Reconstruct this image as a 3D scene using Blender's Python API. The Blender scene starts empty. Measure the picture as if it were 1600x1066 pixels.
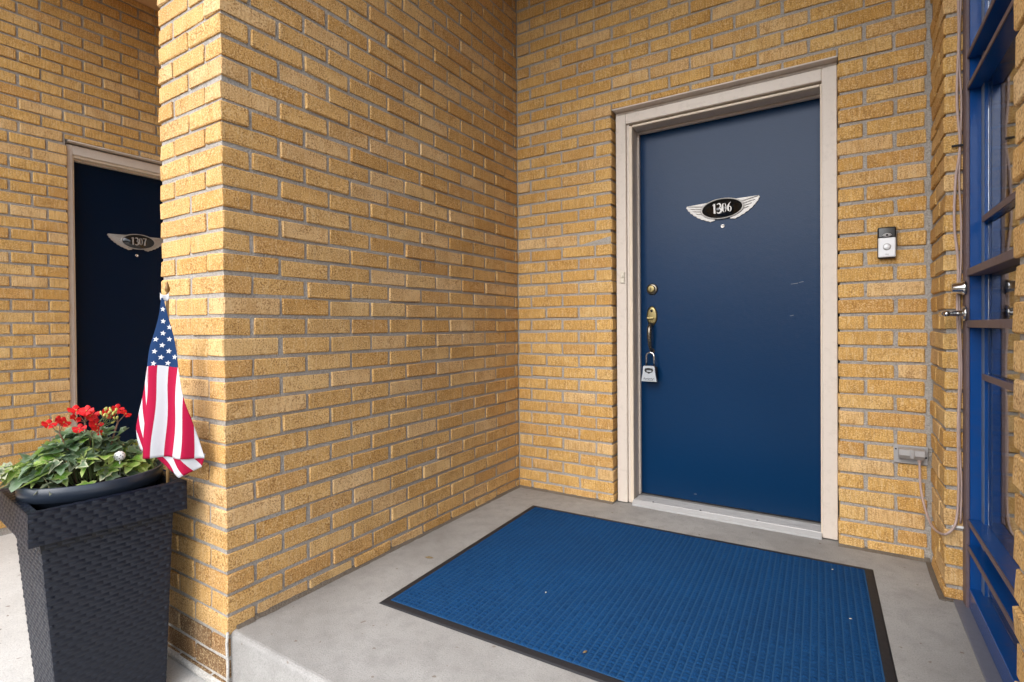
import bpy, bmesh, math, random
from mathutils import Vector, Matrix, noise
from bpy_extras.object_utils import world_to_camera_view
R = math.radians
random.seed(7)
scene = bpy.context.scene
COL = scene.collection

# ------------------------------------------------------------------ camera
cam_d = bpy.data.cameras.new('camera'); cam = bpy.data.objects.new('camera', cam_d); COL.objects.link(cam)
cam_d.sensor_width = 36.0; cam_d.lens = 18.349; cam_d.shift_y = -0.00975
cam_d.clip_start = 0.02; cam_d.clip_end = 2000
yaw, pitch, roll = -0.5639, -0.0080, -0.0072
F = Vector((math.sin(yaw)*math.cos(pitch), math.cos(yaw)*math.cos(pitch), math.sin(pitch)))
r0 = Vector((math.cos(yaw), -math.sin(yaw), 0)); u0 = r0.cross(F)
rr = r0*math.cos(roll) + u0*math.sin(roll); uu = -r0*math.sin(roll) + u0*math.cos(roll)
cam.matrix_world = Matrix(((rr.x, uu.x, -F.x, 1.6334), (rr.y, uu.y, -F.y, -2.6549), (rr.z, uu.z, -F.z, 0.956), (0, 0, 0, 1)))
scene.camera = cam
scene.render.resolution_x = 1024; scene.render.resolution_y = 682

# ------------------------------------------------------------------ world, sun, exposure
SUN_EL, SUN_AZ = R(42), R(182)            # azimuth clockwise from +Y: behind the camera, to its left
world = bpy.data.worlds.new('World'); scene.world = world; world.use_nodes = True
wn = world.node_tree; wn.nodes.clear()
sky = wn.nodes.new('ShaderNodeTexSky'); sky.sky_type = 'NISHITA'; sky.sun_disc = False
sky.sun_elevation = SUN_EL; sky.sun_rotation = SUN_AZ; sky.dust_density = 1.5; sky.air_density = 1.0
hs = wn.nodes.new('ShaderNodeHueSaturation'); hs.inputs['Saturation'].default_value = 0.36
bg = wn.nodes.new('ShaderNodeBackground'); bg.inputs['Strength'].default_value = 0.15
wo = wn.nodes.new('ShaderNodeOutputWorld')
wn.links.new(sky.outputs[0], hs.inputs['Color']); wn.links.new(hs.outputs[0], bg.inputs[0]); wn.links.new(bg.outputs[0], wo.inputs[0])
sd = bpy.data.lights.new('sun', 'SUN'); sun = bpy.data.objects.new('sun', sd); COL.objects.link(sun)
sd.energy = 0.5; sd.angle = R(70); sd.color = (1.0, 0.96, 0.90)
sdir = Vector((math.sin(SUN_AZ)*math.cos(SUN_EL), math.cos(SUN_AZ)*math.cos(SUN_EL), math.sin(SUN_EL)))
sun.rotation_euler = (-sdir).to_track_quat('-Z', 'Y').to_euler(); sun.location = (0, -8, 8)
scene.view_settings.view_transform = 'Standard'; scene.view_settings.look = 'None'
scene.view_settings.gamma = 1.0; scene.view_settings.use_curve_mapping = False
scene.view_settings.exposure = 1.86
cy_ = scene.cycles; cy_.max_bounces = 7; cy_.diffuse_bounces = 5; cy_.glossy_bounces = 3; cy_.transmission_bounces = 5; cy_.caustics_reflective = False; cy_.caustics_refractive = False

# ------------------------------------------------------------------ material helpers
class NT:
    def __init__(s, name, rough=0.6, metallic=0.0, spec=0.5):
        s.m = bpy.data.materials.new(name); s.m.use_nodes = True
        s.t = s.m.node_tree; s.b = s.t.nodes['Principled BSDF']
        s.b.inputs['Roughness'].default_value = rough; s.b.inputs['Metallic'].default_value = metallic
        s.b.inputs['Specular IOR Level'].default_value = spec
    def n(s, typ, **kw):
        nd = s.t.nodes.new('ShaderNode' + typ)
        for k, v in kw.items():
            if k in nd.inputs.keys(): nd.inputs[k].default_value = v
            else: setattr(nd, k, v)
        return nd
    def l(s, a, b): s.t.links.new(a, b)
    def coord(s, which='Object', scale=(1, 1, 1), loc=None):
        c = s.n('TexCoord'); mp = s.n('Mapping'); mp.inputs['Scale'].default_value = scale
        s.l(c.outputs[which], mp.inputs['Vector'])
        if loc is not None: s.l(loc, mp.inputs['Location'])
        return mp.outputs[0]
    def noise(s, vec, scale, detail=3, rough=0.55):
        nd = s.n('TexNoise'); nd.inputs['Scale'].default_value = scale; nd.inputs['Detail'].default_value = detail
        nd.inputs['Roughness'].default_value = rough; s.l(vec, nd.inputs['Vector']); return nd.outputs['Fac']
    def ramp(s, fac, stops):
        nd = s.n('ValToRGB'); e = nd.color_ramp.elements
        while len(e) < len(stops): e.new(0.5)
        for el, (p, c) in zip(e, stops):
            el.position = p; el.color = (c, c, c, 1) if not hasattr(c, '__len__') else (*c, 1)
        s.l(fac, nd.inputs[0]); return nd.outputs[0]
    def mix(s, fac, a, b, mode='MIX'):
        nd = s.n('Mix'); nd.data_type = 'RGBA'; nd.blend_type = mode
        for sock, v in ((nd.inputs[0], fac), (nd.inputs[6], a), (nd.inputs[7], b)):
            if isinstance(v, (int, float)): sock.default_value = v
            elif isinstance(v, tuple): sock.default_value = (*v, 1)
            else: s.l(v, sock)
        return nd.outputs[2]
    def math(s, op, a, b=None):
        nd = s.n('Math'); nd.operation = op
        for i, v in enumerate((a, b)):
            if v is None: continue
            if isinstance(v, (int, float)): nd.inputs[i].default_value = v
            else: s.l(v, nd.inputs[i])
        return nd.outputs[0]
    def color(s, c):
        if isinstance(c, tuple): s.b.inputs['Base Color'].default_value = (*c, 1)
        else: s.l(c, s.b.inputs['Base Color'])
    def bump(s, h, dist=0.002, strength=1.0):
        nd = s.n('Bump'); nd.inputs['Distance'].default_value = dist; nd.inputs['Strength'].default_value = strength
        s.l(h, nd.inputs['Height']); s.l(nd.outputs[0], s.b.inputs['Normal'])
    def rough(s, r): s.l(r, s.b.inputs['Roughness'])

def mat_brick(name, ribbed, base, dark, light, pits=0.5):
    k = NT(name, rough=0.88, spec=0.25)
    oi = k.n('ObjectInfo'); ge = k.n('NewGeometry')
    rnd = k.math('FRACT', k.math('ADD', oi.outputs['Random'], ge.outputs['Random Per Island']))
    rv = k.n('CombineXYZ'); k.l(k.math('MULTIPLY', rnd, 37.0), rv.inputs[0]); k.l(k.math('MULTIPLY', rnd, 91.0), rv.inputs[1]); k.l(k.math('MULTIPLY', rnd, 53.0), rv.inputs[2])
    v = k.coord('Object', (1, 1, 1), rv.outputs[0])
    vs = k.coord('Object', (1, 1, 0.12), rv.outputs[0])
    tone = k.ramp(rnd, [(0.0, dark), (0.35, base), (0.75, base), (1.0, light)])
    r2 = k.math('FRACT', k.math('MULTIPLY', rnd, 17.31))
    tone = k.mix(k.math('MULTIPLY', k.math('GREATER_THAN', r2, 0.84), 0.36), tone, (0.44, 0.215, 0.070))
    tone = k.mix(k.math('MULTIPLY', k.math('LESS_THAN', r2, 0.13), 0.42), tone, (0.68, 0.48, 0.28))
    nz = k.n('TexNoise'); nz.inputs['Scale'].default_value = 11.0; nz.inputs['Detail'].default_value = 2; k.l(v, nz.inputs['Vector'])
    broad = nz.outputs['Fac']
    tone = k.mix(k.ramp(broad, [(0.40, 0.0), (0.70, 0.5)]), tone, tuple(x*0.80 for x in dark))
    strk = k.noise(vs, 150.0 if ribbed else 110.0, 1); fine = k.noise(v, 215.0, 1, 0.3)
    tone = k.mix(k.ramp(strk, [(0.34, 0.42 if ribbed else 0.20), (0.50, 0.0)]), tone, (0.29, 0.16, 0.06))
    tone = k.mix(k.ramp(strk, [(0.55, 0.0), (0.70, 0.35 if ribbed else 0.25)]), tone, (0.64, 0.48, 0.29))
    spots = k.math('MULTIPLY', k.ramp(fine, [(0.36, 1.0), (0.46, 0.0)]), k.ramp(k.noise(v, 24.0, 1), [(0.36, 0.35), (0.58, 1.0)]))
    tone = k.mix(k.math('MULTIPLY', spots, pits), tone, (0.17, 0.075, 0.025))
    tone = k.mix(k.ramp(fine, [(0.57, 0.0), (0.68, 0.55)]), tone, (0.72, 0.53, 0.29))
    tone = k.mix(k.ramp(nz.outputs['Color'], [(0.66, 0.0), (0.74, 0.4)]), tone, (0.33, 0.15, 0.045))
    k.color(tone)
    h = k.math('ADD', k.math('MULTIPLY', strk, 1.0 if ribbed else 0.4), k.math('MULTIPLY', fine, 0.4 if ribbed else 0.9))
    k.bump(h, 0.0022, 0.7)
    return k.m

def mat_mortar(name, a, b):
    k = NT(name, rough=0.95, spec=0.15); v = k.coord('Object')
    n1 = k.noise(v, 6.0, 4); n2 = k.noise(v, 160.0, 3)
    c = k.mix(n1, a, b); c = k.mix(k.ramp(n2, [(0.35, 0.35), (0.6, 0.0)]), c, (0.10, 0.085, 0.07))
    k.color(c); k.bump(k.math('ADD', n2, k.noise(v, 40.0, 2)), 0.005, 0.9)
    return k.m

def mat_concrete(name, a, b, blot=0.42):
    k = NT(name, rough=0.85, spec=0.3); v = k.coord('Object')
    n1 = k.noise(v, 1.6, 5, 0.65); n2 = k.noise(v, 240.0, 3); n3 = k.noise(v, 14.0, 5, 0.7)
    c = k.mix(k.ramp(n1, [(0.35, 0.0), (0.65, 1.0)]), a, b)
    c = k.mix(k.ramp(n3, [(0.45, 0.0), (0.72, blot)]), c, tuple(x*0.62 for x in a))
    c = k.mix(k.ramp(n2, [(0.32, 0.45), (0.48, 0.0)]), c, tuple(x*0.55 for x in a))
    c = k.mix(k.ramp(n2, [(0.60, 0.0), (0.72, 0.35)]), c, tuple(min(1, x*1.35) for x in b))
    sp = k.ramp(k.noise(v, 34.0, 1), [(0.735, 0.0), (0.76, 0.6)])
    c = k.mix(sp, c, (0.14, 0.09, 0.06))
    k.color(c); k.bump(k.math('ADD', n2, k.math('MULTIPLY', n3, 0.8)), 0.0016, 0.6)
    return k.m

def mat_paint(name, c, rough=0.45, spec=0.4, var=0.12, dirt=(0.25, 0.17, 0.11), dfac=0.0, bump=0.25):
    k = NT(name, rough=rough, spec=spec); v = k.coord('Object')
    n1 = k.noise(v, 5.0, 4); n2 = k.noise(v, 260.0, 2)
    col = k.mix(k.math('MULTIPLY', n1, var*2), c, tuple(x*0.72 for x in c))
    if dfac: col = k.mix(k.ramp(k.noise(v, 38.0, 4, 0.7), [(0.52, 0.0), (0.70, dfac)]), col, dirt)
    k.color(col); k.bump(n2, 0.0008, bump)
    return k.m

def mat_plain(name, c, rough=0.5, metallic=0.0, spec=0.5, nscale=60.0, var=0.15, bump=0.0005):
    k = NT(name, rough=rough, metallic=metallic, spec=spec); v = k.coord('Object'); n1 = k.noise(v, nscale, 3)
    k.color(k.mix(k.math('MULTIPLY', n1, var*2), c, tuple(x*0.6 for x in c)))
    if bump: k.bump(n1, bump, 0.4)
    k.rough(k.math('ADD', k.math('MULTIPLY', n1, 0.16), rough - 0.08))
    return k.m

M = {}
M['brick_rib'] = mat_brick('brick_ribbed', True, (0.605, 0.357, 0.108), (0.53, 0.285, 0.070), (0.65, 0.420, 0.165), 0.46)
M['brick_pit'] = mat_brick('brick_pitted', False, (0.610, 0.362, 0.130), (0.53, 0.288, 0.085), (0.66, 0.430, 0.190), 0.66)
M['brick_low'] = mat_brick('brick_weathered', False, (0.22, 0.135, 0.070), (0.17, 0.10, 0.05), (0.28, 0.175, 0.095), 0.7)
M['mortar'] = mat_mortar('mortar_grey', (0.35, 0.318, 0.280), (0.45, 0.418, 0.378))
M['mortar_white'] = mat_mortar('mortar_whitewashed', (0.50, 0.47, 0.42), (0.68, 0.66, 0.62))
M['sealant'] = mat_mortar('sealant_brown', (0.13, 0.105, 0.08), (0.19, 0.16, 0.13))
M['concrete'] = mat_concrete('slab_concrete', (0.265, 0.254, 0.240), (0.355, 0.345, 0.330))
M['walk'] = mat_concrete('walk_concrete', (0.52, 0.51, 0.485), (0.60, 0.59, 0.565), 0.2)
M['asphalt'] = mat_concrete('asphalt', (0.045, 0.045, 0.047), (0.065, 0.064, 0.063), 0.3)
M['ceiling'] = mat_paint('ceiling_paint', (0.60, 0.37, 0.18), 0.7, 0.3)
M['trim'] = mat_paint('trim_paint', (0.62, 0.545, 0.475), 0.45, 0.4, 0.05, (0.33, 0.27, 0.22), 0.22)
M['bead'] = mat_paint('bead_paint', (0.66, 0.56, 0.44), 0.45, 0.4, 0.05)
M['navy'] = None
M['alu'] = mat_plain('threshold_aluminium', (0.42, 0.41, 0.40), 0.40, 0.45, 0.5, 40, 0.25)
M['nose'] = mat_plain('worn_bright_metal', (0.46, 0.46, 0.46), 0.4, 0.2)
M['brass'] = mat_plain('antique_brass', (0.27, 0.215, 0.10), 0.34, 0.95, 0.5, 90, 0.25)
M['bronze'] = mat_plain('dark_bronze', (0.20, 0.175, 0.14), 0.28, 0.9, 0.5, 90, 0.2)
M['chrome'] = mat_plain('satin_chrome', (0.66, 0.64, 0.62), 0.16, 1.0, 0.5, 30, 0.08, 0)
M['cast_alu'] = mat_plain('cast_aluminium', (0.42, 0.40, 0.38), 0.42, 0.35, 0.5, 120, 0.12)
M['black_gloss'] = mat_plain('black_enamel', (0.008, 0.008, 0.008), 0.12, 0.0, 0.6, 20, 0.1, 0)
M['black'] = mat_plain('black_plastic', (0.012, 0.012, 0.013), 0.38)
M['dark'] = mat_plain('dark_gap', (0.01, 0.01, 0.012), 0.8)
M['silver'] = mat_plain('satin_nickel_plastic', (0.66, 0.66, 0.67), 0.38, 0.25, 0.5, 200, 0.04)
M['grey_plastic'] = mat_plain('grey_weatherproof_plastic', (0.36, 0.35, 0.345), 0.5, 0.1)
M['lockbox'] = mat_plain('lockbox_grey', (0.44, 0.47, 0.50), 0.4, 0.2)
M['cable'] = mat_plain('cable_sheath', (0.44, 0.32, 0.28), 0.55)
M['blue_paint'] = mat_paint('blue_gloss_paint', (0.0020, 0.056, 0.235), 0.22, 0.5, 0.15, (0.10, 0.06, 0.06), 0.12, 0.3)
M['worn'] = mat_paint('worn_primer_edge', (0.15, 0.105, 0.11), 0.5, 0.4, 0.35, (0.10, 0.05, 0.04), 0.6, 0.5)
M['sill'] = mat_plain('sill_grey', (0.13, 0.138, 0.175), 0.5)
M['edge'] = mat_paint('faded_blue_edge', (0.16, 0.20, 0.28), 0.4, 0.4, 0.3, (0.10, 0.07, 0.06), 0.4)
M['rubber'] = mat_plain('mat_rubber', (0.011, 0.011, 0.014), 0.65)
M['wicker'] = mat_plain('wicker_resin', (0.004, 0.007, 0.017), 0.40, 0.0, 0.4, 150, 0.3, 0.0006)
M['pot'] = mat_plain('pot_plastic', (0.022, 0.030, 0.046), 0.32, 0.0, 0.5, 40, 0.2)
M['added_hedge'] = mat_plain('added_hedge_leaves', (0.05, 0.085, 0.03), 0.7, 0, 0.2, 3.0, 0.4, 0)
M['scuff'] = mat_plain('scuffed_paint', (0.13, 0.16, 0.20), 0.6)
M['soil'] = mat_plain('soil', (0.030, 0.019, 0.012), 0.95, 0, 0.2, 90, 0.5, 0.01)
M['stem'] = mat_plain('stem_green', (0.11, 0.15, 0.045), 0.6)
M['red_stem'] = mat_plain('stem_reddish', (0.20, 0.10, 0.06), 0.6)
M['petal'] = mat_plain('red_petal', (0.62, 0.006, 0.010), 0.55, 0, 0.3, 80, 0.35)
M['bud'] = mat_plain('bud_yellow_green', (0.42, 0.40, 0.10), 0.6)
M['dowel'] = mat_plain('flag_staff_wood', (0.36, 0.22, 0.09), 0.5)
M['gold'] = mat_plain('gilt_finial', (0.19, 0.095, 0.022), 0.42, 0.3)
M['white_cloth'] = mat_plain('white_cotton', (0.64, 0.64, 0.66), 0.85, 0, 0.2, 400, 0.05)
M['white_plastic'] = mat_plain('white_plastic', (0.75, 0.75, 0.73), 0.4)
M['ivory'] = mat_plain('ivory_plastic', (0.66, 0.60, 0.50), 0.4)
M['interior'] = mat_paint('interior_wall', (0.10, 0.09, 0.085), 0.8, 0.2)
M['dry_leaf'] = mat_plain('dry_leaf', (0.17, 0.12, 0.06), 0.8)
M['crumb'] = mat_plain('pale_crumb', (0.60, 0.56, 0.46), 0.8)
M['carpet_groove'] = mat_plain('carpet_groove', (0.020, 0.075, 0.175), 0.95, 0, 0.1)

def mk_door(name, f):
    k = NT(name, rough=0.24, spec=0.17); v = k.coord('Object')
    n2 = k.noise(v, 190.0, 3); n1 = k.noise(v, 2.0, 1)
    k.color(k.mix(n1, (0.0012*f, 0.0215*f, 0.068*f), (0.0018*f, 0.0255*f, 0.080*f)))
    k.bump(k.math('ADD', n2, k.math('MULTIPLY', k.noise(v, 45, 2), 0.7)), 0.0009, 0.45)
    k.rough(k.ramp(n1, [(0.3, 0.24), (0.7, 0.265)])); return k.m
M['navy'] = mk_door('navy_door_paint', 1.0); M['navy_shaded'] = mk_door('shaded_navy_door_paint', 0.32)  # second copy is darkened: the shade on the other door is in its colour
def mk_carpet():
    k = NT('blue_carpet', rough=0.95, spec=0.1); v = k.coord('Object'); n2 = k.noise(v, 420.0, 3, 0.7); n1 = k.noise(v, 3.4, 5, 0.7)
    c = k.mix(k.ramp(n2, [(0.3, 0.0), (0.7, 1.0)]), (0.003, 0.029, 0.098), (0.012, 0.080, 0.225))
    c = k.mix(k.ramp(n1, [(0.38, 0.0), (0.68, 0.6)]), c, (0.008, 0.040, 0.115))
    k.color(c); k.bump(n2, 0.004, 1.0); return k.m
M['carpet'] = mk_carpet()
def mk_leaf(name, a, b, edge, efac):
    k = NT(name, rough=0.42, spec=0.4); oi = k.n('ObjectInfo'); v = k.coord('Object')
    c = k.mix(oi.outputs['Random'], a, b)
    at = k.n('Attribute'); at.attribute_name = 'rim'
    c = k.mix(k.math('MULTIPLY', k.ramp(k.math('ADD', at.outputs['Fac'], k.math('MULTIPLY', k.noise(v, 60, 2), 0.35)), [(0.55, 0.0), (0.85, 1.0)]), efac), c, edge)
    c = k.mix(k.math('MULTIPLY', k.noise(v, 150, 2), 0.3), c, tuple(x*0.5 for x in a))
    k.color(c); k.bump(k.noise(v, 120, 2), 0.001, 0.4)
    k.b.inputs['Subsurface Weight'].default_value = 0.0
    tr = k.n('BsdfTranslucent'); k.l(c, tr.inputs[0]); mx = k.n('MixShader'); mx.inputs[0].default_value = 0.25
    out = [n for n in k.t.nodes if n.type == 'OUTPUT_MATERIAL'][0]
    k.l(k.b.outputs[0], mx.inputs[1]); k.l(tr.outputs[0], mx.inputs[2]); k.l(mx.outputs[0], out.inputs[0]); return k.m
M['ivy_dark'] = mk_leaf('ivy_dark_green', (0.085, 0.175, 0.060), (0.180, 0.270, 0.145), (0.29, 0.36, 0.26), 0.6)
M['ivy_light'] = mk_leaf('ivy_light_green', (0.18, 0.36, 0.05), (0.32, 0.47, 0.09), (0.48, 0.53, 0.20), 0.7)
M['ivy_pale'] = mk_leaf('ivy_variegated', (0.13, 0.20, 0.11), (0.20, 0.26, 0.16), (0.55, 0.56, 0.38), 0.9)
def mk_glass():
    k = NT('window_glass', rough=0.02, spec=0.5); k.color((0.75, 0.80, 0.82)); k.b.inputs['Transmission Weight'].default_value = 1.0
    k.b.inputs['IOR'].default_value = 1.7
    v = k.coord('Object'); k.rough(k.ramp(k.noise(v, 12, 3), [(0.4, 0.015), (0.8, 0.06)])); return k.m
M['glass'] = mk_glass()
def mk_flag():
    k = NT('flag_print', rough=0.85, spec=0.2)
    uv = k.n('UVMap'); uv.uv_map = 'print'; sp = k.n('SeparateXYZ'); k.l(uv.outputs[0], sp.inputs[0])
    odd = k.math('GREATER_THAN', k.math('FRACT', k.math('MULTIPLY', sp.outputs[0], 0.5)), 0.5)
    c = k.mix(odd, (0.42, 0.004, 0.045), (0.62, 0.62, 0.65))
    c = k.mix(k.math('LESS_THAN', sp.outputs[1], 0.0), c, (0.010, 0.040, 0.125))
    v = k.coord('Object'); n = k.noise(v, 900, 2); c = k.mix(k.math('MULTIPLY', n, 0.18), c, (0.02, 0.02, 0.03))
    k.color(c); k.bump(n, 0.0006, 0.5)
    tr = k.n('BsdfTranslucent'); k.l(c, tr.inputs[0]); mx = k.n('MixShader'); mx.inputs[0].default_value = 0.12
    out = [q for q in k.t.nodes if q.type == 'OUTPUT_MATERIAL'][0]
    k.l(k.b.outputs[0], mx.inputs[1]); k.l(tr.outputs[0], mx.inputs[2]); k.l(mx.outputs[0], out.inputs[0]); return k.m
M['flag'] = mk_flag()

# ------------------------------------------------------------------ object helpers
def link(name, me, mat, parent=None, loc=None):
    o = bpy.data.objects.new(name, me); COL.objects.link(o)
    if mat is not None and not me.materials: me.materials.append(M[mat])
    if loc is not None: o.location = loc
    if parent is not None: o.parent = parent
    return o
def thing(name, label, cat, loc=(0, 0, 0), rotz=0, group=None):
    o = bpy.data.objects.new(name, None); COL.objects.link(o); o.empty_display_size = 0.05
    o.location = loc; o.rotation_euler = (0, 0, rotz); return tag(o, label, cat, group)
def tag(o, label, cat, group=None):
    o['label'] = label; o['category'] = cat
    if group: o['group'] = group
    return o
def struct(o): o['kind'] = 'structure'; return o
def stuff(o): o['kind'] = 'stuff'; return o

class MB:
    """collects shapes into one mesh"""
    def __init__(s): s.v = []; s.f = []; s.mi = []; s.smooth = []
    def add(s, v, f, mi=0, sm=False):
        b = len(s.v); s.v += [tuple(q) for q in v]; s.f += [tuple(i + b for i in q) for q in f]
        s.mi += [mi]*len(f); s.smooth += [sm]*len(f); return s
    def box(s, x0, x1, y0, y1, z0, z1, ch=0.0, mi=0):
        v, f = chbox(x0, x1, y0, y1, z0, z1, ch); return s.add(v, f, mi)
    def prism(s, poly, a0, a1, axis='y', mi=0):
        """extrude 2D polygon; axis y: poly in (x,z)"""
        n = len(poly); mk = {'y': lambda p, a: (p[0], a, p[1]), 'z': lambda p, a: (p[0], p[1], a), 'x': lambda p, a: (a, p[0], p[1])}[axis]
        v = [mk(p, a0) for p in poly] + [mk(p, a1) for p in poly]
        f = [tuple(range(n)), tuple(range(2*n - 1, n - 1, -1))] + [((i + 1) % n, i, n + i, n + (i + 1) % n) for i in range(n)]
        return s.add(v, f, mi)
    def tube(s, pts, rad, n=8, mi=0, caps=True):
        pts = [Vector(p) for p in pts]; rads = rad if hasattr(rad, '__len__') else [rad]*len(pts)
        v = []; f = []; up = None
        for i, p in enumerate(pts):
            d = (pts[min(i + 1, len(pts) - 1)] - pts[max(i - 1, 0)]).normalized()
            if up is None: up = d.orthogonal().normalized()
            up = (up - d*up.dot(d)).normalized(); sd_ = d.cross(up)
            for j in range(n):
                a = 2*math.pi*j/n; v.append(p + (up*math.cos(a) + sd_*math.sin(a))*rads[i])
        for i in range(len(pts) - 1):
            for j in range(n): f.append((i*n + j, i*n + (j + 1) % n, (i + 1)*n + (j + 1) % n, (i + 1)*n + j))
        if caps: f.append(tuple(range(n - 1, -1, -1))); f.append(tuple((len(pts) - 1)*n + j for j in range(n)))
        return s.add(v, f, mi, True)
    def lathe(s, prof, n=24, center=(0, 0, 0), axis='z', mi=0, sx=1.0, sy=1.0):
        """prof: (radius, height) list"""
        v = []; f = []; c = Vector(center)
        for r_, h in prof:
            for j in range(n):
                a = 2*math.pi*j/n; x, y = r_*sx*math.cos(a), r_*sy*math.sin(a)
                q = {'z': (x, y, h), 'y': (x, h, y), 'x': (h, x, y)}[axis]; v.append(c + Vector(q))
        for i in range(len(prof) - 1):
            for j in range(n):
                q = (i*n + j, i*n + (j + 1) % n, (i + 1)*n + (j + 1) % n, (i + 1)*n + j); f.append(q)
        f.append(tuple(range(n - 1, -1, -1))); f.append(tuple((len(prof) - 1)*n + j for j in range(n)))
        return s.add(v, f, mi, True)
    def mesh(s, name='m'):
        me = bpy.data.meshes.new(name); me.from_pydata(s.v, [], s.f); me.update()
        me.polygons.foreach_set('material_index', s.mi); me.polygons.foreach_set('use_smooth', s.smooth)
        bm = bmesh.new(); bm.from_mesh(me); bmesh.ops.recalc_face_normals(bm, faces=bm.faces); bm.to_mesh(me); bm.free()
        return me
    def build(s, name, mat, parent=None, loc=None, mats=None):
        me = s.mesh(name)
        if mats:
            for q in mats: me.materials.append(M[q])
        o = link(name, me, mat, parent, loc)
        return o
def chbox(x0, x1, y0, y1, z0, z1, c):
    if c <= 0:
        v = [(x, y, z) for z in (z0, z1) for y in (y0, y1) for x in (x0, x1)]
        return v, [(0, 2, 3, 1), (4, 5, 7, 6), (0, 1, 5, 4), (2, 6, 7, 3), (0, 4, 6, 2), (1, 3, 7, 5)]
    X, Y, Z = (x0, x1), (y0, y1), (z0, z1); v = []; idx = {}
    for i in (0, 1):
        for j in (0, 1):
            for k in (0, 1):
                sx, sy, sz = (1 - 2*i)*c, (1 - 2*j)*c, (1 - 2*k)*c
                idx[i, j, k, 'x'] = len(v); v.append((X[i], Y[j] + sy, Z[k] + sz))
                idx[i, j, k, 'y'] = len(v); v.append((X[i] + sx, Y[j], Z[k] + sz))
                idx[i, j, k, 'z'] = len(v); v.append((X[i] + sx, Y[j] + sy, Z[k]))
    I = lambda i, j, k, a: idx[i, j, k, a]; f = []
    for i in (0, 1):
        f.append((I(i, 0, 0, 'x'), I(i, 1, 0, 'x'), I(i, 1, 1, 'x'), I(i, 0, 1, 'x')))
        f.append((I(0, i, 0, 'y'), I(1, i, 0, 'y'), I(1, i, 1, 'y'), I(0, i, 1, 'y')))
        f.append((I(0, 0, i, 'z'), I(1, 0, i, 'z'), I(1, 1, i, 'z'), I(0, 1, i, 'z')))
    for a in (0, 1):
        for b in (0, 1):
            f.append((I(0, a, b, 'y'), I(1, a, b, 'y'), I(1, a, b, 'z'), I(0, a, b, 'z')))
            f.append((I(a, 0, b, 'x'), I(a, 1, b, 'x'), I(a, 1, b, 'z'), I(a, 0, b, 'z')))
            f.append((I(a, b, 0, 'x'), I(a, b, 1, 'x'), I(a, b, 1, 'y'), I(a, b, 0, 'y')))
    for i in (0, 1):
        for j in (0, 1):
            for k in (0, 1): f.append((I(i, j, k, 'x'), I(i, j, k, 'y'), I(i, j, k, 'z')))
    return v, f

# ------------------------------------------------------------------ brick walls
C = 0.0677; B = 0.2032; Z0 = 0.0496; JB = 0.0118       # course, module, first bed joint above the slab, bed joint
GROUND = -0.19
BR = {}
def brick_mesh(dx, dy, dz, var):
    key = (round(dx, 3), round(dy, 3), round(dz, 3), var)
    if key not in BR:
        rg = random.Random(hash(key) & 0xffff)
        v, f = chbox(-dx/2, dx/2, -dy/2, dy/2, -dz/2, dz/2, 0.0032)
        v = [(x + rg.uniform(-.0021, .0021), y + rg.uniform(-.0016, .0016), z + rg.uniform(-.0021, .0021)) for x, y, z in v]
        BR[key] = MB().add(v, f).mesh('brick')
    return BR[key]
def view_area(b):
    x0, x1, y0, y1, z0, z1 = b[:6]; us = []; vs = []
    for x in (x0, x1):
        for y in (y0, y1):
            for z in (z0, z1):
                q = world_to_camera_view(scene, cam, Vector((x, y, z)))
                if q.z <= 0.02: return 0
                us.append(min(max(q.x, 0), 1)); vs.append(min(max(q.y, 0), 1))
    return (max(us) - min(us))*(max(vs) - min(vs))
def lay_bricks(root, bricks, limit=300):
    """bricks: (x0,x1,y0,y1,z0,z1,material,normal_axis)"""
    rg = random.Random(len(bricks))
    bricks = sorted(bricks, key=lambda b: -view_area(b))
    rest = {}
    for i, b in enumerate(bricks):
        x0, x1, y0, y1, z0, z1, mt, ax = b
        dx, dy, dz = x1 - x0, y1 - y0, z1 - z0
        c = Vector(((x0 + x1)/2, (y0 + y1)/2, (z0 + z1)/2))
        pr = rg.gauss(0, 0.0014); c[ax] += pr; c.z += rg.gauss(0, 0.0014)
        c[1 - ax] += rg.gauss(0, 0.0012)
        rz, ry = rg.gauss(0, 0.004), rg.gauss(0, 0.004)
        me = brick_mesh(dx, dy, dz, rg.randrange(5) if dx*dy > 0.01 else rg.randrange(3))
        if i < limit and view_area(b) > 0:
            me2 = BRM.setdefault((me.name, mt), None)
            if me2 is None:
                me2 = me.copy(); me2.materials.append(M[mt]); BRM[(me.name, mt)] = me2
            o = bpy.data.objects.new('brick', me2); COL.objects.link(o); o.parent = root
            o.location = c - root.location
            o.rotation_euler = (0, ry, rz) if ax == 1 else (ry, 0, rz)
        else:
            mb = rest.setdefault(mt, MB()); mb.add([Vector(v.co) + c for v in me.vertices], [tuple(p.vertices) for p in me.polygons])
    for mt, mb in rest.items():
        o = mb.build('brickwork', mt, root); o.location = -root.location; stuff(o)
BRM = {}
def runs(a0, a1, joints, jw):
    """brick extents between a0 and a1 given joint centres"""
    js = sorted(j for j in joints if a0 + 0.02 < j < a1 - 0.02); e = [a0] + js + [a1]; out = []
    for i in range(len(e) - 1):
        s = e[i] + (jw/2 if i > 0 else 0); t = e[i + 1] - (jw/2 if i < len(e) - 2 else 0)
        if t - s > 0.02: out.append((s, t))
    return out
def zr(i): return Z0 + i*C + JB/2, Z0 + (i + 1)*C - JB/2
CEIL = 3.143
NTOP = int((CEIL - Z0)/C)

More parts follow.
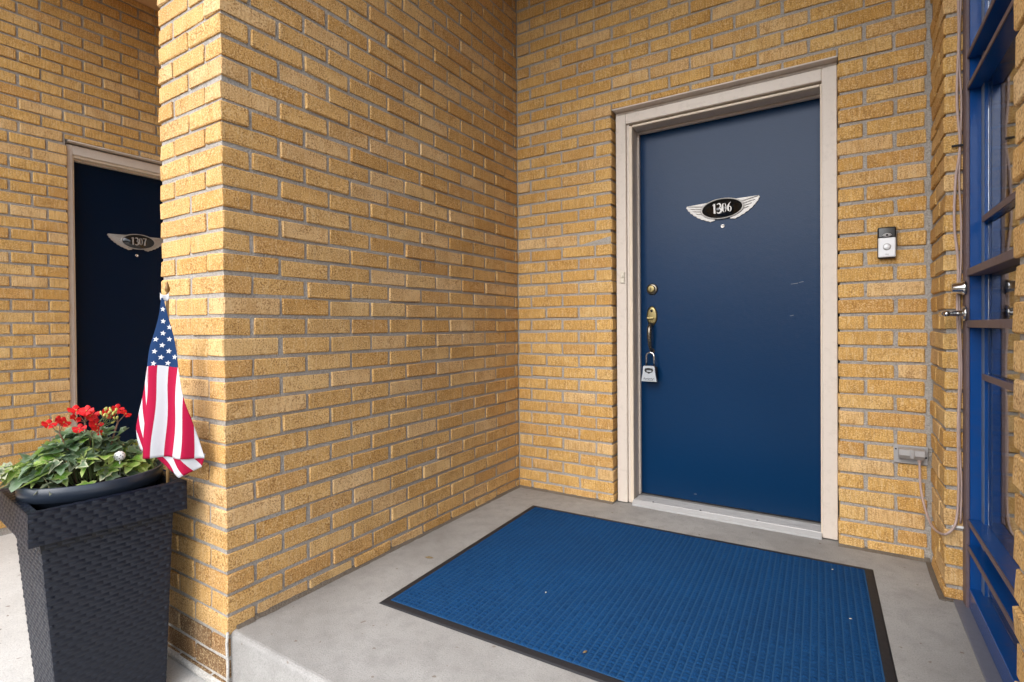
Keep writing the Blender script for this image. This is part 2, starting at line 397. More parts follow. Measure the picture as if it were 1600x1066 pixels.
# --- the wall that divides the two doorways (its end is the pier)
L = 1.7583; W = 0.3968
side = thing('brick_wall', 'tan pitted brick wall ending in a pier between the two blue doors', 'wall', (-W/2, -L/2, GROUND))
br = []
for i in range(-4, NTOP + 1):
    z0, z1 = zr(i)
    if i == NTOP: z1 = min(z1, CEIL - .004)
    low = i < -1; mt = 'brick_low' if low else 'brick_pit'
    if i == -4: z0 = GROUND + .002 if z0 < GROUND else z0
    if z1 - z0 < .015: continue
    first = .1985 if i % 2 == 0 else .0968
    if i % 2 == 0:   # stretcher on the side, header on the end
        br.append((-.092, 0, -L, -L + .1927, z0, z1, mt, 0))
        br.append((-W + .102, -.102, -L, -L + .092, z0, z1, mt, 1))
        br.append((-W, -W + .092, -L, -L + .1927, z0, z1, mt, 1))
    else:
        br.append((-.1927, 0, -L, -L + .092, z0, z1, mt, 0))
        br.append((-W, -.2042, -L, -L + .092, z0, z1, mt, 1))
    if i >= -1:
        zz0 = max(z0, 0.006)
        if zz0 > z1 - .01: continue
        s0 = -L + first + .0058
        for s, t in runs(s0, -.003, [-L + first + B*k for k in range(1, 12)], .0116):
            br.append((-.092, 0, s, t, zz0, z1, mt, 0))
    for s, t in runs(-L + (.2042 if i % 2 == 0 else .1036), 1.0, [-L + first + B*k for k in range(1, 16)], .0116):
        br.append((-W, -W + .092, s, t, z0, z1, mt, 0))
m = MB(); m.box(-W + .0055, -.0055, -L + .0055, 1.0, -.062, CEIL)
m.build('mortar', 'mortar', side, loc=-side.location)
m = MB(); m.box(-W + .006, -.006, -L + .006, 1.0, GROUND, -.062)

m.box(-W - .012, -.004, -L - .010, -L + .03, GROUND, GROUND + .026, .008)
m.build('mortar', 'mortar_white', side, loc=-side.location)
lay_bricks(side, br)
m = MB(); N_ = 60
for q in range(N_):
    y0 = -L + .03 + (L - .034)*q/N_; y1 = -L + .03 + (L - .034)*(q + 1)/N_
    w = .010 + .006*noise.noise((q*.7, 1, 0)); h = .008 + .006*noise.noise((q*.5, 4, 0))
    m.add([(-.006, y0, 0), (w, y0, .0005), (-.006, y0, h + .008), (-.006, y1, 0), (w, y1, .0005), (-.006, y1, h + .008)], [(1, 4, 5, 2), (0, 3, 4, 1), (0, 2, 5, 3), (0, 1, 2), (3, 5, 4)])
m.build('sealant_strip', 'sealant', side, loc=-side.location)
m = MB(); m.tube([(.003, -L - .002, GROUND), (.004, -L - .001, -.1), (.003, -L - .003, -.03), (.004, -L, .004)], .0045, 6)
m.build('caulk_bead', 'mortar_white', side, loc=-side.location)

# --- the wall with door 1306
X0, X1, XR = .591, 1.619, 1.931
dw = thing('brick_wall', 'tan ribbed brick wall around the blue door numbered 1306', 'wall', (.78, .05, GROUND))
br = []; IL = 30
for i in range(-1, NTOP + 1):
    z0, z1 = zr(i); z0 = max(z0, .008)
    if i == NTOP: z1 = min(z1, CEIL - .004)
    if z1 - z0 < .012: continue
    off = .1985 if i % 2 == 0 else .0968
    js = [X0 - off + B*k for k in range(-3, 16)]
    if i < IL:
        for s, t in runs(.003, X0, js, .0116): br.append((s, t, 0, .092, z0, z1, 'brick_rib', 1))
        w0 = X1 + (.1927 if i % 2 == 0 else .0905)
        br.append((X1, w0, 0, .092, z0, z1, 'brick_rib', 1))
        br.append((w0 + .014, XR - (.010 if i % 2 == 0 else .017), 0, .092, z0, z1, 'brick_rib', 1))
    elif i == IL:
        for s, t in runs(.003, X0 - .002, js, .0116): br.append((s, t, 0, .092, z0, z1, 'brick_rib', 1))
        for s, t in runs(X0 + .004, X1 - .004, js, .0116): br.append((s, t, 0.002, .092, z0 + .026, z1, 'brick_rib', 1))
        for s, t in runs(X1 + .002, XR - .012, js, .0116): br.append((s, t, 0, .092, z0, z1, 'brick_rib', 1))
    else:
        for s, t in runs(.003, XR - .012, js, .0116): br.append((s, t, 0, .092, z0, z1, 'brick_rib', 1))
    if i < NTOP + 1:                                 # the same wall goes on behind the pier
        for s, t in runs(-2.33, -W - .004, [-2.33 + (.1 if i % 2 else .2) + B*k for k in range(12)], .0116):
            br.append((s, t, 0, .092, z0, z1, 'brick_rib', 1))
zt = Z0 + 30*C + .031
m = MB(); m.box(-2.4, X0 - .007, .0055, .30, GROUND, CEIL); m.box(X1 + .007, 2.4, .0055, .30, GROUND, CEIL); m.box(X0 - .007, X1 + .007, .0055, .30, zt, CEIL)
m.build('mortar', 'mortar', dw, loc=-dw.location)
m = MB()
for a0, a1 in ((.004, X0), (X1, XR)):
    n_ = int((a1 - a0)/.03)
    for q in range(n_):
        x0 = a0 + (a1 - a0)*q/n_; x1 = a0 + (a1 - a0)*(q + 1)/n_
        w = .013 + .006*noise.noise((q*.7, a0, 3)); h = .012 + .006*noise.noise((q*.5, 4, a0))
        m.add([(x0, .006, 0), (x0, -w, .0005), (x0, .006, h), (x1, .006, 0), (x1, -w, .0005), (x1, .006, h)], [(1, 2, 5, 4), (0, 1, 4, 3), (0, 3, 5, 2), (0, 2, 1), (3, 4, 5)])
m.build('sealant_strip', 'sealant', dw, loc=-dw.location)
lay_bricks(dw, br)

# --- return wall beside the glazed blue door
YR = -.332
rw = thing('brick_wall', 'narrow tan brick return between the doorbell wall and the glazed blue door', 'wall', (XR + .1, YR/2, GROUND))
br = []
for i in range(-1, NTOP + 1):
    z0, z1 = zr(i); z0 = max(z0, .008)
    if i == NTOP: z1 = min(z1, CEIL - .004)
    if z1 - z0 < .012: continue
    if i % 2 == 0:
        br.append((XR, XR + .092, YR, YR + .192, z0, z1, 'brick_rib', 0)); br.append((XR, XR + .092, YR + .204, -.003, z0, z1, 'brick_rib', 0))
        br.append((XR + .103, XR + .20, YR, YR + .092, z0, z1, 'brick_rib', 1))
    else:
        br.append((XR, XR + .192, YR, YR + .092, z0, z1, 'brick_rib', 1)); br.append((XR, XR + .092, YR + .104, YR + .296, z0, z1, 'brick_rib', 0))
m = MB(); m.box(XR + .007, XR + .22, YR + .007, -.0, GROUND, CEIL); m.build('mortar', 'mortar', rw, loc=-rw.location)
m = MB()
m.prism([(XR - .016, -.01), (XR - .018, -.15), (XR - .015, YR - .012), (XR + .05, YR - .012), (XR + .05, YR + .01), (XR + .008, YR + .01), (XR + .008, -.01)], 0.0005, .004, 'z')
m.build('sealant_strip', 'sealant', rw, loc=-rw.location)
lay_bricks(rw, br)

# --- near pier at the right edge
XN, YN = 1.893, -1.384
nw = thing('brick_pier', 'pale tan brick pier at the right edge beside the glazed blue door', 'pier', (XN + .1, -1.7, GROUND))
br = []
for i in range(-4, NTOP + 1):
    z0, z1 = zr(i); z0 = max(z0, GROUND + .002)
    if i == NTOP: z1 = min(z1, CEIL - .004)
    if z1 - z0 < .012: continue
    js = [YN - (.1985 if i % 2 else .0968) - B*k for k in range(8)]
    for s, t in runs(-1.98, YN, js, .0116): br.append((XN, XN + .092, s, t, z0, z1, 'brick_pit', 0))
m = MB(); m.box(XN + .007, XN + .30, -1.975, YN - .007, GROUND, CEIL); m.build('mortar', 'mortar', nw, loc=-nw.location)
lay_bricks(nw, br)

# --- wall with door 1307
XL = -2.33; YO0, YO1 = -1.412, -.382
lw = thing('brick_wall', 'tan brick wall around the dark blue door numbered 1307', 'wall', (XL - .1, -1.6, GROUND))
br = []
for i in range(-3, NTOP + 1):
    z0, z1 = zr(i); z0 = max(z0, GROUND + .002)
    if i == NTOP: z1 = min(z1, CEIL - .004)
    if z1 - z0 < .012: continue
    if i < IL:
        js = [-1.577 - B*k for k in range(12)] if i % 2 == 0 else [-1.507, -1.676] + [-1.676 - B*k for k in range(1, 12)]
        for s, t in runs(-3.4, YO0, js, .0116): br.append((XL - .092, XL, s, t, z0, z1, 'brick_rib', 0))
        js = [YO1 + (.1985 if i % 2 == 0 else .0968) + B*k for k in range(5)]
        for s, t in runs(YO1, -.004, js, .0116): br.append((XL - .092, XL, s, t, z0, z1, 'brick_rib', 0))
    else:
        js = [-3.4 + (.04 if i % 2 else .1416) + B*k for k in range(20)]
        for s, t in runs(-3.4, -.004, js, .0116): br.append((XL - .092, XL, s, t, z0 + (.026 if i == IL and s > YO0 - .15 and t < YO1 + .15 else 0), z1, 'brick_rib', 0))
m = MB(); m.box(XL - .3, XL - .007, -3.395, YO0 - .007, GROUND, CEIL); m.box(XL - .3, XL - .007, YO1 + .007, .005, GROUND, CEIL); m.box(XL - .3, XL - .007, YO0 - .007, YO1 + .007, zt, CEIL)
m.build('mortar', 'mortar', lw, loc=-lw.location)
lay_bricks(lw, br)

# ------------------------------------------------------------------ setting
m = MB(); m.box(-200, 200, -300, 60, GROUND - .4, GROUND - .012); struct(m.build('ground', 'asphalt'))
m = MB()
for a0, a1 in ((-6.0, -4.2), (-4.19, -2.37), (-2.36, -.54), (-.53, 1.29), (1.30, 3.12), (3.13, 6.0)): m.box(a0, a1, -3.4, 0.02, GROUND - .2, GROUND, .004)
struct(m.build('walkway', 'walk'))
# slab: one flat top, rounded nose
m = MB(); n_ = 5; prof = [(-1.747, GROUND - .01), (-1.747, -.016)] + [(-1.747 + .016*(1 - math.cos(a)), -.016 + .016*math.sin(a)) for a in [R(22.5*k) for k in range(1, 5)]] + [(.25, 0), (.25, GROUND - .01)]
m.prism(prof, .0, 3.6, 'x'); struct(m.build('porch_slab', 'concrete'))
m = MB(); m.box(-4.5, 3.6, -2.02, .6, CEIL, CEIL + .28); struct(m.build('ceiling', 'ceiling'))

# unseen leafy belt added behind the camera to darken what the glossy door mirrors
m = MB(); rgt = random.Random(5)
for i in range(5200):
    x = rgt.uniform(-45, 45); top = 3.9 + 1.3*noise.noise((x*.16, 2, 0)) + .8*noise.noise((x*.6, 5, 0)); z = GROUND + (top - GROUND)*math.sqrt(rgt.random()); y = -21 + rgt.uniform(-1.2, 1.2)
    c_ = Vector((x, y, z)); a = Vector((rgt.gauss(0, 1), rgt.gauss(0, 1), rgt.gauss(0, 1))).normalized(); b = a.orthogonal().normalized(); s_ = rgt.uniform(.22, .45)
    m.add([c_ + a*s_, c_ + b*s_*.5, c_ - a*s_, c_ - b*s_*.5], [(0, 1, 2, 3)])
hb = stuff(m.build('added_hedge_belt', 'added_hedge')); tag(hb, 'dense dark green leafy belt added unseen behind the camera', 'added_hedge')

# ------------------------------------------------------------------ digits and plaques
def ribbon(pts, ws):
    """variable-width stroke in 2D -> polygon"""
    Lp, Rp = [], []
    for i, (p, w) in enumerate(zip(pts, ws)):
        a = Vector(pts[max(i - 1, 0)]); b = Vector(pts[min(i + 1, len(pts) - 1)]); d = (b - a).normalized(); n = Vector((-d.y, d.x))
        Lp.append(Vector(p) + n*w/2); Rp.append(Vector(p) - n*w/2)
    return Lp, Rp
def arc(cx, cy, rx, ry, a0, a1, n=12): return [(cx + rx*math.cos(R(a0 + (a1 - a0)*i/n)), cy + ry*math.sin(R(a0 + (a1 - a0)*i/n))) for i in range(n + 1)]
def bulge(n, lo, hi): return [lo + (hi - lo)*math.sin(math.pi*i/n) for i in range(n + 1)]
DIG = {  # strokes: (points, widths) in a cell 0.5 wide, 1 high
    '1': [([(.27, 0), (.27, 1)], [.20, .20]), ([(.10, .86), (.22, .95)], [.06, .10])],
    '3': [(arc(.20, .755, .19, .215, 150, -80), bulge(12, .05, .16)), (arc(.20, .27, .23, .25, 85, -150), bulge(12, .05, .20))],
    '0': [(arc(.25, .5, .17, .46, 100, 260), bulge(12, .03, .19)), (arc(.25, .5, .17, .46, 75, -75), bulge(12, .03, .10))],
    '6': [([(.40, .98), (.25, .82), (.14, .58), (.12, .36), (.17, .14), (.26, .03)], [.03, .10, .19, .20, .15, .04]), (arc(.27, .29, .14, .26, 120, -85), bulge(12, .03, .12))],
    '7': [([(.04, .93), (.46, .93)], [.13, .13]), ([(.42, .88), (.30, .55), (.22, .0)], [.08, .13, .20])]}
def digit_mesh(ch, h, depth):
    m = MB()
    for pts, ws in DIG[ch]:
        Lp, Rp = ribbon(pts, [w_*.84 for w_ in ws]); n = len(Lp)
        for i in range(n - 1):
            m.prism([tuple(q*h) for q in (Lp[i], Lp[i + 1], Rp[i + 1], Rp[i])], 0, -depth, 'y')
    return m
def wing(sgn):
    """outline of one wing, feather-tipped"""
    p = [(.030, .041), (.075, .040), (.172, .038)]
    tips = [(.1765, .029), (.168, .014), (.155, -.002), (.140, -.016), (.122, -.030), (.102, -.042), (.080, -.052), (.060, -.060)]
    for a, b in zip(tips, tips[1:] + [(.040, -.058)]):
        p += [a, (a[0]*.55 + b[0]*.45 - .002, a[1]*.55 + b[1]*.45 + .002)]
    p += [(.038, -.056), (.03, 0.0)]
    return [(sgn*x, z) for x, z in (p if sgn > 0 else p[::-1])]
def plaque(parent, center, number, face):
    """face: rotation about z so that local -y points out of the door"""
    pl = bpy.data.objects.new('number_plaque', None); COL.objects.link(pl); pl.parent = parent; pl.location = center; pl.rotation_euler = (0, -.035, face)
    pl['label'] = 'winged metal plaque with number ' + number
    for s in (1, -1):
        w = MB(); w.prism(wing(s), 0, -.007, 'y')
        for k in range(4):                                  # feather ridges
            z = .030 - k*.015; xe = .168 - k*.014
            w.tube([(s*.035, -.007, z - .012 - k*.004), (s*(.10 - .01*k), -.0078, z - .006), (s*xe, -.007, z + .006)], [.0036, .0032, .002], 5)
        w.build('wing', 'cast_alu', pl)
    m = MB(); m.lathe([(.094, 0), (.094, -.008), (.100, -.010), (.104, -.0085), (.106, 0)][::-1], 40, axis='y', sx=1.0, sy=.50); m.build('oval_rim', 'cast_alu', pl, loc=(0, -.004, 0))
    m = MB(); m.lathe([(.0955, 0), (.0955, -.0095)], 40, axis='y', sx=1.0, sy=.475); m.build('oval_field', 'black_gloss', pl, loc=(0, -.0045, 0))
    h = .050; wd = .0225
    for i, ch in enumerate(number):
        digit_mesh(ch, h, .0035).build('digit', 'cast_alu', pl, loc=(-2*wd - .003 + i*wd*1.06, -.0135, -h/2 + .002))
    return pl

# ------------------------------------------------------------------ door 1306
YT, YD = .040, .170                          # trim face, door face
ZT = 2.092                                   # outer head height of the casing
fr = thing('door_frame', 'pale pinkish white painted frame with metal threshold around door 1306', 'door frame', ((X0 + X1)/2, .1, 0))
fl = -fr.location
FX0, FX1 = X0 + .010, X1 - .003; IX0, IX1 = .657, 1.5585; JX0, JX1 = .684, 1.5585
ZI = 2.036; ZJ = 2.014
MB().box(FX0, IX0, YT, YT + .06, .006, ZT, .003).build('casing', 'trim', fr, loc=fl)
MB().box(IX1 + .0, FX1 + .001, YT, YT + .06, .006, ZT, .003).build('casing', 'trim', fr, loc=fl)
m = MB(); m.box(X0 - .006, IX0 - .031, YT + .061, .259, .002, zt - .002); m.box(JX1 + .051, X1 + .006, YT + .061, .259, .002, zt - .002); m.build('packer', 'dark', fr, loc=fl)
MB().box(IX0, IX1, YT + .0005, YT + .06, ZI, ZT - .001, .003).build('head_casing', 'trim', fr, loc=fl)
MB().box(FX0 - .002, FX1 + .002, -.004, YT + .05, ZT + .0125, ZT + .0188, .001).build('drip_cap', 'trim', fr, loc=fl)
MB().box(FX0, FX1, YT + .002, YT + .05, ZT + .0005, ZT + .012, .001).build('head_fillet', 'trim', fr, loc=fl)
MB().box(IX0 + .001, IX0 + .013, YT + .016, YT + .05, .006, ZI, 0).build('shadow_groove', 'trim', fr, loc=fl)
m = MB(); m.box(IX0 + .013, JX0 + .004, YT + .010, YT + .05, .006, ZJ + .010, .003); m.build('bead', 'bead', fr, loc=fl)
m = MB(); m.box(JX0 + .004, IX1 - .006, YT + .010, YT + .05, ZJ + .001, ZJ + .013, .003); m.build('bead', 'bead', fr, loc=fl)
m = MB(); m.box(IX1 - .006, IX1, YT + .010, YT + .05, .006, ZJ + .012, .001); m.build('bead', 'bead', fr, loc=fl)
m = MB(); m.box(IX0 - .03, JX0, YT + .05, .26, .002, ZJ + .006); m.build('jamb', 'trim', fr, loc=fl)
m = MB(); m.box(JX1 - .001, JX1 + .05, YT + .05, .26, .002, ZJ + .006); m.build('jamb', 'trim', fr, loc=fl)
m = MB(); m.box(IX0 - .03, JX1 + .05, YT + .05, .26, ZJ + .006, ZT - .003); m.build('head_jamb', 'trim', fr, loc=fl)
m = MB(); m.box(JX0 - .001, JX0 + .010, YD - .024, YD - .003, .03, ZJ + .004, .002); m.box(JX0 + .010, JX1, YD - .024, YD - .003, ZJ - .008, ZJ + .005, .002); m.build('door_stop', 'trim', fr, loc=fl)
# fluted aluminium threshold
m = MB(); z = .026; prof = [(.050, .0005), (.050, z - .004)]
for k in range(7): a = .052 + k*.015; prof += [(a, z), (a + .0085, z + .0008), (a + .0095, z - .005), (a + .0135, z - .005)]
prof += [(.20, z), (.20, .0005)]
m.prism(prof, JX0 + .002, JX1 - .003, 'x'); thr = m.build('threshold', 'alu', fr, loc=fl)
MB().prism([(.026, .0005), (.0495, .0005), (.0495, z - .001), (.046, z - .001), (.026, .010)], JX0 + .002, JX1 - .003, 'x').build('threshold_nose', 'nose', fr, loc=fl)
for x in (.79, 1.03, 1.29): 
    q = MB().lathe([(.0045, 0), (.0045, .0015), (.002, .002)], 10).build('screw', 'dark', thr, loc=Vector((x, .060, z)))
MB().box(X0 - .006, X1 + .006, .2605, .31, .001, zt - .001).build('backing', 'dark', fr, loc=fl)  # unseen dark panel added to stop light leaking through the frame gaps
dr = thing('entry_door', 'closed navy blue door numbered 1306 with winged plaque and bronze handle', 'door', (1.12, YD + .02, .03))
dl = -dr.location
m = MB(); m.box(JX0 + .004, JX1 - .004, YD, YD + .045, .033, ZJ - .001, .002); m.build('door_leaf', 'navy', dr, loc=dl)
m = MB(); m.box(JX0 + .004, JX1 - .004, YD + .004, YD + .04, .0275, .0325); m.build('door_sweep', 'dark', dr, loc=dl)
plaque(dr, Vector((1.119, YD - .0005, 1.549)) + dl, '1306', 0)
m = MB(); m.lathe([(.0095, 0), (.0095, -.003), (.006, -.0042), (.0055, -.002)], 16, axis='y'); m.build('peephole', 'chrome', dr, loc=Vector((1.121, YD - .0002, 1.461)) + dl)
# scuffs
for (x, z, ln, a) in ((1.442, 1.152, .030, .06), (1.470, 1.158, .020, .10), (1.430, 1.000, .016, .10), (.98, .07, .014, 0)):
    me = MB().add([(-ln/2, 0, -.0012), (ln/2, 0, -.0002), (ln/2, 0, .0022), (-ln/2, 0, .0006), (0, .0004, .0005)], [(0, 1, 2, 3)]).build('scuff', 'scuff', dr, loc=Vector((x, YD - .0006, z)) + dl); me.rotation_euler = (0, -a, 0)
db = MB().lathe([(.031, 0), (.031, -.004), (.027, -.010), (.024, -.011)], 28, axis='y').build('deadbolt', 'bronze', dr, loc=Vector((.757, YD - .0002, 1.156)) + dl)
MB().lathe([(.021, 0), (.021, -.014), (.018, -.017), (.015, -.0175)], 24, axis='y').build('cylinder', 'brass', db, loc=(0, -.010, 0))
MB().box(-.0015, .0015, -.0008, 0, -.007, .007).build('keyway', 'dark', db, loc=(0, -.0278, 0))
hx, hz = .755, 1.01
hsx = bpy.data.objects.new('handle_set', None); COL.objects.link(hsx); hsx.parent = dr; hsx.location = Vector((hx, YD - .0002, hz)) + dl
MB().lathe([(.029, 0), (.029, -.004), (.024, -.008), (.020, -.0085)], 28, axis='y', sy=1.85).build('escutcheon', 'brass', hsx)
MB().lathe([(.007, 0), (.007, -.002)], 14, axis='y').build('keyway', 'dark', hsx, loc=(0, -.0085, .028))
m = MB(); m.add(*[([(-.012, 0, .004), (.012, 0, .004), (.016, -.034, .010), (-.016, -.034, .010), (-.012, 0, -.001), (.012, 0, -.001), (.016, -.036, .004), (-.016, -.036, .004)], [(0, 1, 2, 3), (7, 6, 5, 4), (0, 4, 5, 1), (1, 5, 6, 2), (2, 6, 7, 3), (3, 7, 4, 0)])][0]); m.build('thumb_latch', 'brass', hsx, loc=(0, -.006, -.018))
pts = [(0, -.004, -.040), (0, -.030, -.046), (0, -.048, -.062), (0, -.053, -.090), (0, -.050, -.125), (0, -.043, -.160), (0, -.024, -.182), (0, -.002, -.191)]
MB().tube(pts, [.010, .011, .0115, .012, .0105, .009, .008, .010], 12).build('grip', 'bronze', hsx)
MB().lathe([(.013, 0), (.013, -.004), (.008, -.006)], 18, axis='y', sy=1.3).build('grip_foot', 'bronze', hsx, loc=(0, 0, -.193))
# key safe hanging from the grip
lb = thing('key_lockbox', 'small grey key lockbox hanging from the door handle', 'lockbox', (.757, .112, .655))
MB().box(-.036, .036, .0, .034, .0, .082, .006).build('lockbox_body', 'black', lb)
m = MB(); m.prism([(-.042, .003), (.042, .003), (.041, .010), (.034, .045), (.031, .080), (.027, .086), (-.027, .086), (-.031, .080), (-.034, .045), (-.041, .010)], 0, -.012, 'y'); m.build('face_cover', 'lockbox', lb)
m = MB()
ring_o = [(-.024, .062), (-.020, .072), (.0, .076), (.020, .072), (.024, .062), (.018, .052), (.006, .049), (.004, .045), (-.004, .045), (-.006, .049), (-.018, .052)]
m.prism(ring_o, -.0122, -.0136, 'y'); m.build('shutter_emblem', 'black', lb)
m = MB(); m.prism([(-.012, .058), (-.010, .062), (.014, .062), (.016, .058), (.010, .055), (-.008, .055)], -.0138, -.0146, 'y'); m.build('shutter_window', 'lockbox', lb)
# scrawled maker's script at the foot of the cover
m = MB(); import itertools
xs = [-.028 + .0047*k for k in range(13)]
Lp, Rp = ribbon([(x, .016 + (.0042 if k % 2 else -.0018) + .002*math.sin(k*1.7)) for k, x in enumerate(xs)], [.0032]*13)
for i in range(12): m.prism([tuple(q) for q in (Lp[i], Lp[i + 1], Rp[i + 1], Rp[i])], -.0122, -.0134, 'y')
Lp, Rp = ribbon([(-.030, .009), (.022, .0095)], [.001, .002]); m.prism([tuple(q) for q in (Lp[0], Lp[1], Rp[1], Rp[0])], -.0122, -.0132, 'y')
m.build('script', 'black', lb)
m = MB(); m.tube([(-.021, .016, .078)] + [(-.021, .016, .136)] + [(.021*math.cos(R(a)), .016, .136 + .021*math.sin(R(a))) for a in range(160, 10, -25)] + [(.021, .016, .136), (.021, .016, .078)], .0052, 8); m.build('shackle', 'chrome', lb)
# button on the frame
dbn = thing('doorbell_button', 'small ivory push button on the left casing of door 1306', 'doorbell', (.6365, YT - .0005, 1.217))
MB().box(-.012, .012, -.010, 0, -.031, .031, .003).build('base', 'ivory', dbn)
MB().lathe([(.0075, 0), (.0075, -.004), (.005, -.005)], 16, axis='y').build('push', 'ivory', dbn, loc=(0, -.010, .004))

# ------------------------------------------------------------------ door 1307 (same make, in the other wall)
f7 = thing('door_frame', 'beige pink painted frame around the shaded door 1307', 'door frame', (XL - .1, (YO0 + YO1)/2, GROUND))
o7 = -f7.location; xt = XL - .030
MB().box(xt - .06, xt, YO0 + .004, YO0 + .036, GROUND + .004, ZT, .003).build('casing', 'trim', f7, loc=o7)
MB().box(xt - .06, xt, YO1 - .036, YO1 - .004, GROUND + .004, ZT, .003).build('casing', 'trim', f7, loc=o7)
MB().box(xt - .06, xt + .001, YO0 + .036, YO1 - .036, 2.035, ZT, .003).build('head_casing', 'trim', f7, loc=o7)
MB().box(xt - .05, xt + .040, YO0 + .004, YO1 - .004, ZT + .010, ZT + .017, .001).build('drip_cap', 'trim', f7, loc=o7)
MB().box(xt - .05, xt - .012, YO0 + .036, YO0 + .046, GROUND + .004, 2.035, .002).build('bead', 'bead', f7, loc=o7)
MB().box(xt - .05, xt - .012, YO0 + .046, YO1 - .036, 2.020, 2.035, .002).build('bead', 'bead', f7, loc=o7)
m = MB(); m.box(xt - .2, xt - .052, YO0 - .006, YO0 + .042, GROUND + .004, 2.05); m.box(xt - .2, xt - .052, YO1 - .042, YO1 + .006, GROUND + .004, 2.05); m.box(xt - .2, xt - .052, YO0 + .042, YO1 - .042, 2.012, zt - .002); m.build('jamb', 'trim', f7, loc=o7)
MB().box(xt - .25, xt - .2005, YO0 - .006, YO1 + .006, GROUND + .001, zt - .001).build('backing', 'dark', f7, loc=o7)  # same kind of added panel, keeping stray light out behind this door
d7 = thing('entry_door', 'navy door numbered 1307, shade painted into its colour, left of the brick pier', 'door', (xt - .10, (YO0 + YO1)/2, GROUND))
MB().box(xt - .125, xt - .080, YO0 + .044, YO1 - .044, GROUND + .012, 2.011, .002).build('door_leaf', 'navy_shaded', d7, loc=-d7.location)
plaque(d7, Vector((xt - .0795, -.998, 1.555)) - d7.location, '1307', R(90))
MB().lathe([(.0095, 0), (.0095, .003), (.006, .0042), (.0055, .002)], 16, axis='x').build('peephole', 'chrome', d7, loc=Vector((xt - .0798, -1.005, 1.462)) - d7.location)

# ------------------------------------------------------------------ video doorbell, outlet, cable
vb = thing('video_doorbell', 'silver and black video doorbell on the brick right of door 1306', 'doorbell', (1.789, -.002, 1.226))
MB().box(-.031, .031, -.024, .0, .0, .128, .004).build('backplate', 'black', vb)
MB().box(-.0295, .0295, -.029, -.0235, .004, .084, .003).build('faceplate', 'silver', vb)
MB().box(-.0295, .0295, -.0285, -.0235, .085, .126, .003).build('camera_cover', 'black_gloss', vb)
cl = MB().lathe([(.010, 0), (.010, -.003), (.007, -.0036)], 20, axis='y', sx=1.5, sy=.75).build('lens_window', 'grey_plastic', vb, loc=(0, -.0284, .094))
MB().lathe([(.004, 0), (.004, -.002)], 14, axis='y').build('lens', 'black_gloss', cl, loc=(0, -.0037, 0))
rg_ = MB().lathe([(.0135, 0), (.0135, -.0022), (.0115, -.0030), (.0113, -.001)], 28, axis='y').build('button_ring', 'grey_plastic', vb, loc=(0, -.0288, .046))
MB().lathe([(.0112, 0), (.0112, -.0022), (.009, -.003)], 24, axis='y').build('push_button', 'silver', rg_)
m = MB()      # tiny maker's word
def word(m, x, z, h):
    st = [([(0, 0), (0, .7)], .14), ([(0, .5), (.14, .7), (.26, .66)], .13), ([(.42, 0), (.42, .7)], .14), ([(.42, .86), (.42, .98)], .14), ([(.62, 0), (.62, .7)], .14), ([(.62, .5), (.76, .7), (.92, .6), (.94, 0)], .13),
          (arc(1.28, .36, .19, .32, 0, 360, 10), .13), ([(1.48, .7), (1.48, -.1), (1.36, -.28), (1.14, -.22)], .13)]
    for pts, w in st:
        Lp, Rp = ribbon(pts, [w]*len(pts))
        for i in range(len(Lp) - 1): m.prism([(x + q.x*h, z + q.y*h) for q in (Lp[i], Lp[i + 1], Rp[i + 1], Rp[i])], 0, -.0006, 'y')
word(m, -.0052, 0, .0068); m.build('wordmark', 'grey_plastic', vb, loc=(0, -.0288, .0125))

ob = thing('outlet_box', 'grey weatherproof outlet cover low on the brick by the glazed door', 'outlet', (1.868, -.001, .425))
MB().box(-.056, .056, -.006, 0, -.037, .037, .002).build('plate', 'grey_plastic', ob)
lid = MB(); lid.prism([(-.006, .030), (-.044, .026), (-.047, .004), (-.034, -.012), (-.006, -.012)], -.041, .041, 'x'); lid.build('cover', 'grey_plastic', ob)
MB().box(-.006, .008, -.050, -.030, -.008, .029, .002).build('latch', 'grey_plastic', ob)
for x, z in ((-.049, .020), (.049, -.006)): MB().lathe([(.003, 0), (.003, -.002)], 10, axis='y').build('screw', 'dark', ob, loc=(x, -.0061, z))
m = MB(); m.tube([(.026, -.022, -.012), (.026, -.026, -.022)], [.010, .006], 10); m.build('plug', 'cable', ob)
def smooth(pts, n=8):
    out = []
    P = [Vector(pts[0])] + [Vector(p) for p in pts] + [Vector(pts[-1])]
    for i in range(1, len(P) - 2):
        for k in range(n):
            t = k/n; a, b, c, d = P[i - 1], P[i], P[i + 1], P[i + 2]
            out.append(.5*((2*b) + (c - a)*t + (2*a - 5*b + 4*c - d)*t*t + (3*b - a - 3*c + d)*t**3))
    return out + [P[-1]]
YC = YR - .006
cp = [(1.894, -.026, .404), (1.895, -.028, .37), (1.897, -.040, .30), (1.906, -.09, .235), (1.915, -.20, .205), (1.930, -.345, .230), (1.955, -.350, .262), (1.966, YC, .31), (1.969, YC, .40), (1.968, YC, .60), (1.972, YC, .80), (1.966, YC, 1.0), (1.968, YC, 1.16), (1.958, YC, 1.30), (1.962, YC, 1.45), (1.973, YC, 1.56), (1.965, YC, 1.72), (1.970, YC, 1.95), (1.966, YC, 2.2), (1.969, YC, 2.6), (1.967, YC, 3.13)]
cb = thing('power_cable', 'pinkish beige cable looping from the outlet up beside the blue frame', 'cable', (1.955, YC, .25))
MB().tube(smooth(cp), .0042, 8).build('sheath', 'cable', cb, loc=-cb.location)
cp2 = [(1.974 + .003*math.sin(k*1.9), YC, .275 + k*.13) for k in range(23)]
MB().tube(smooth(cp2, 4), .0030, 6).build('sheath', 'cable', cb, loc=-cb.location)
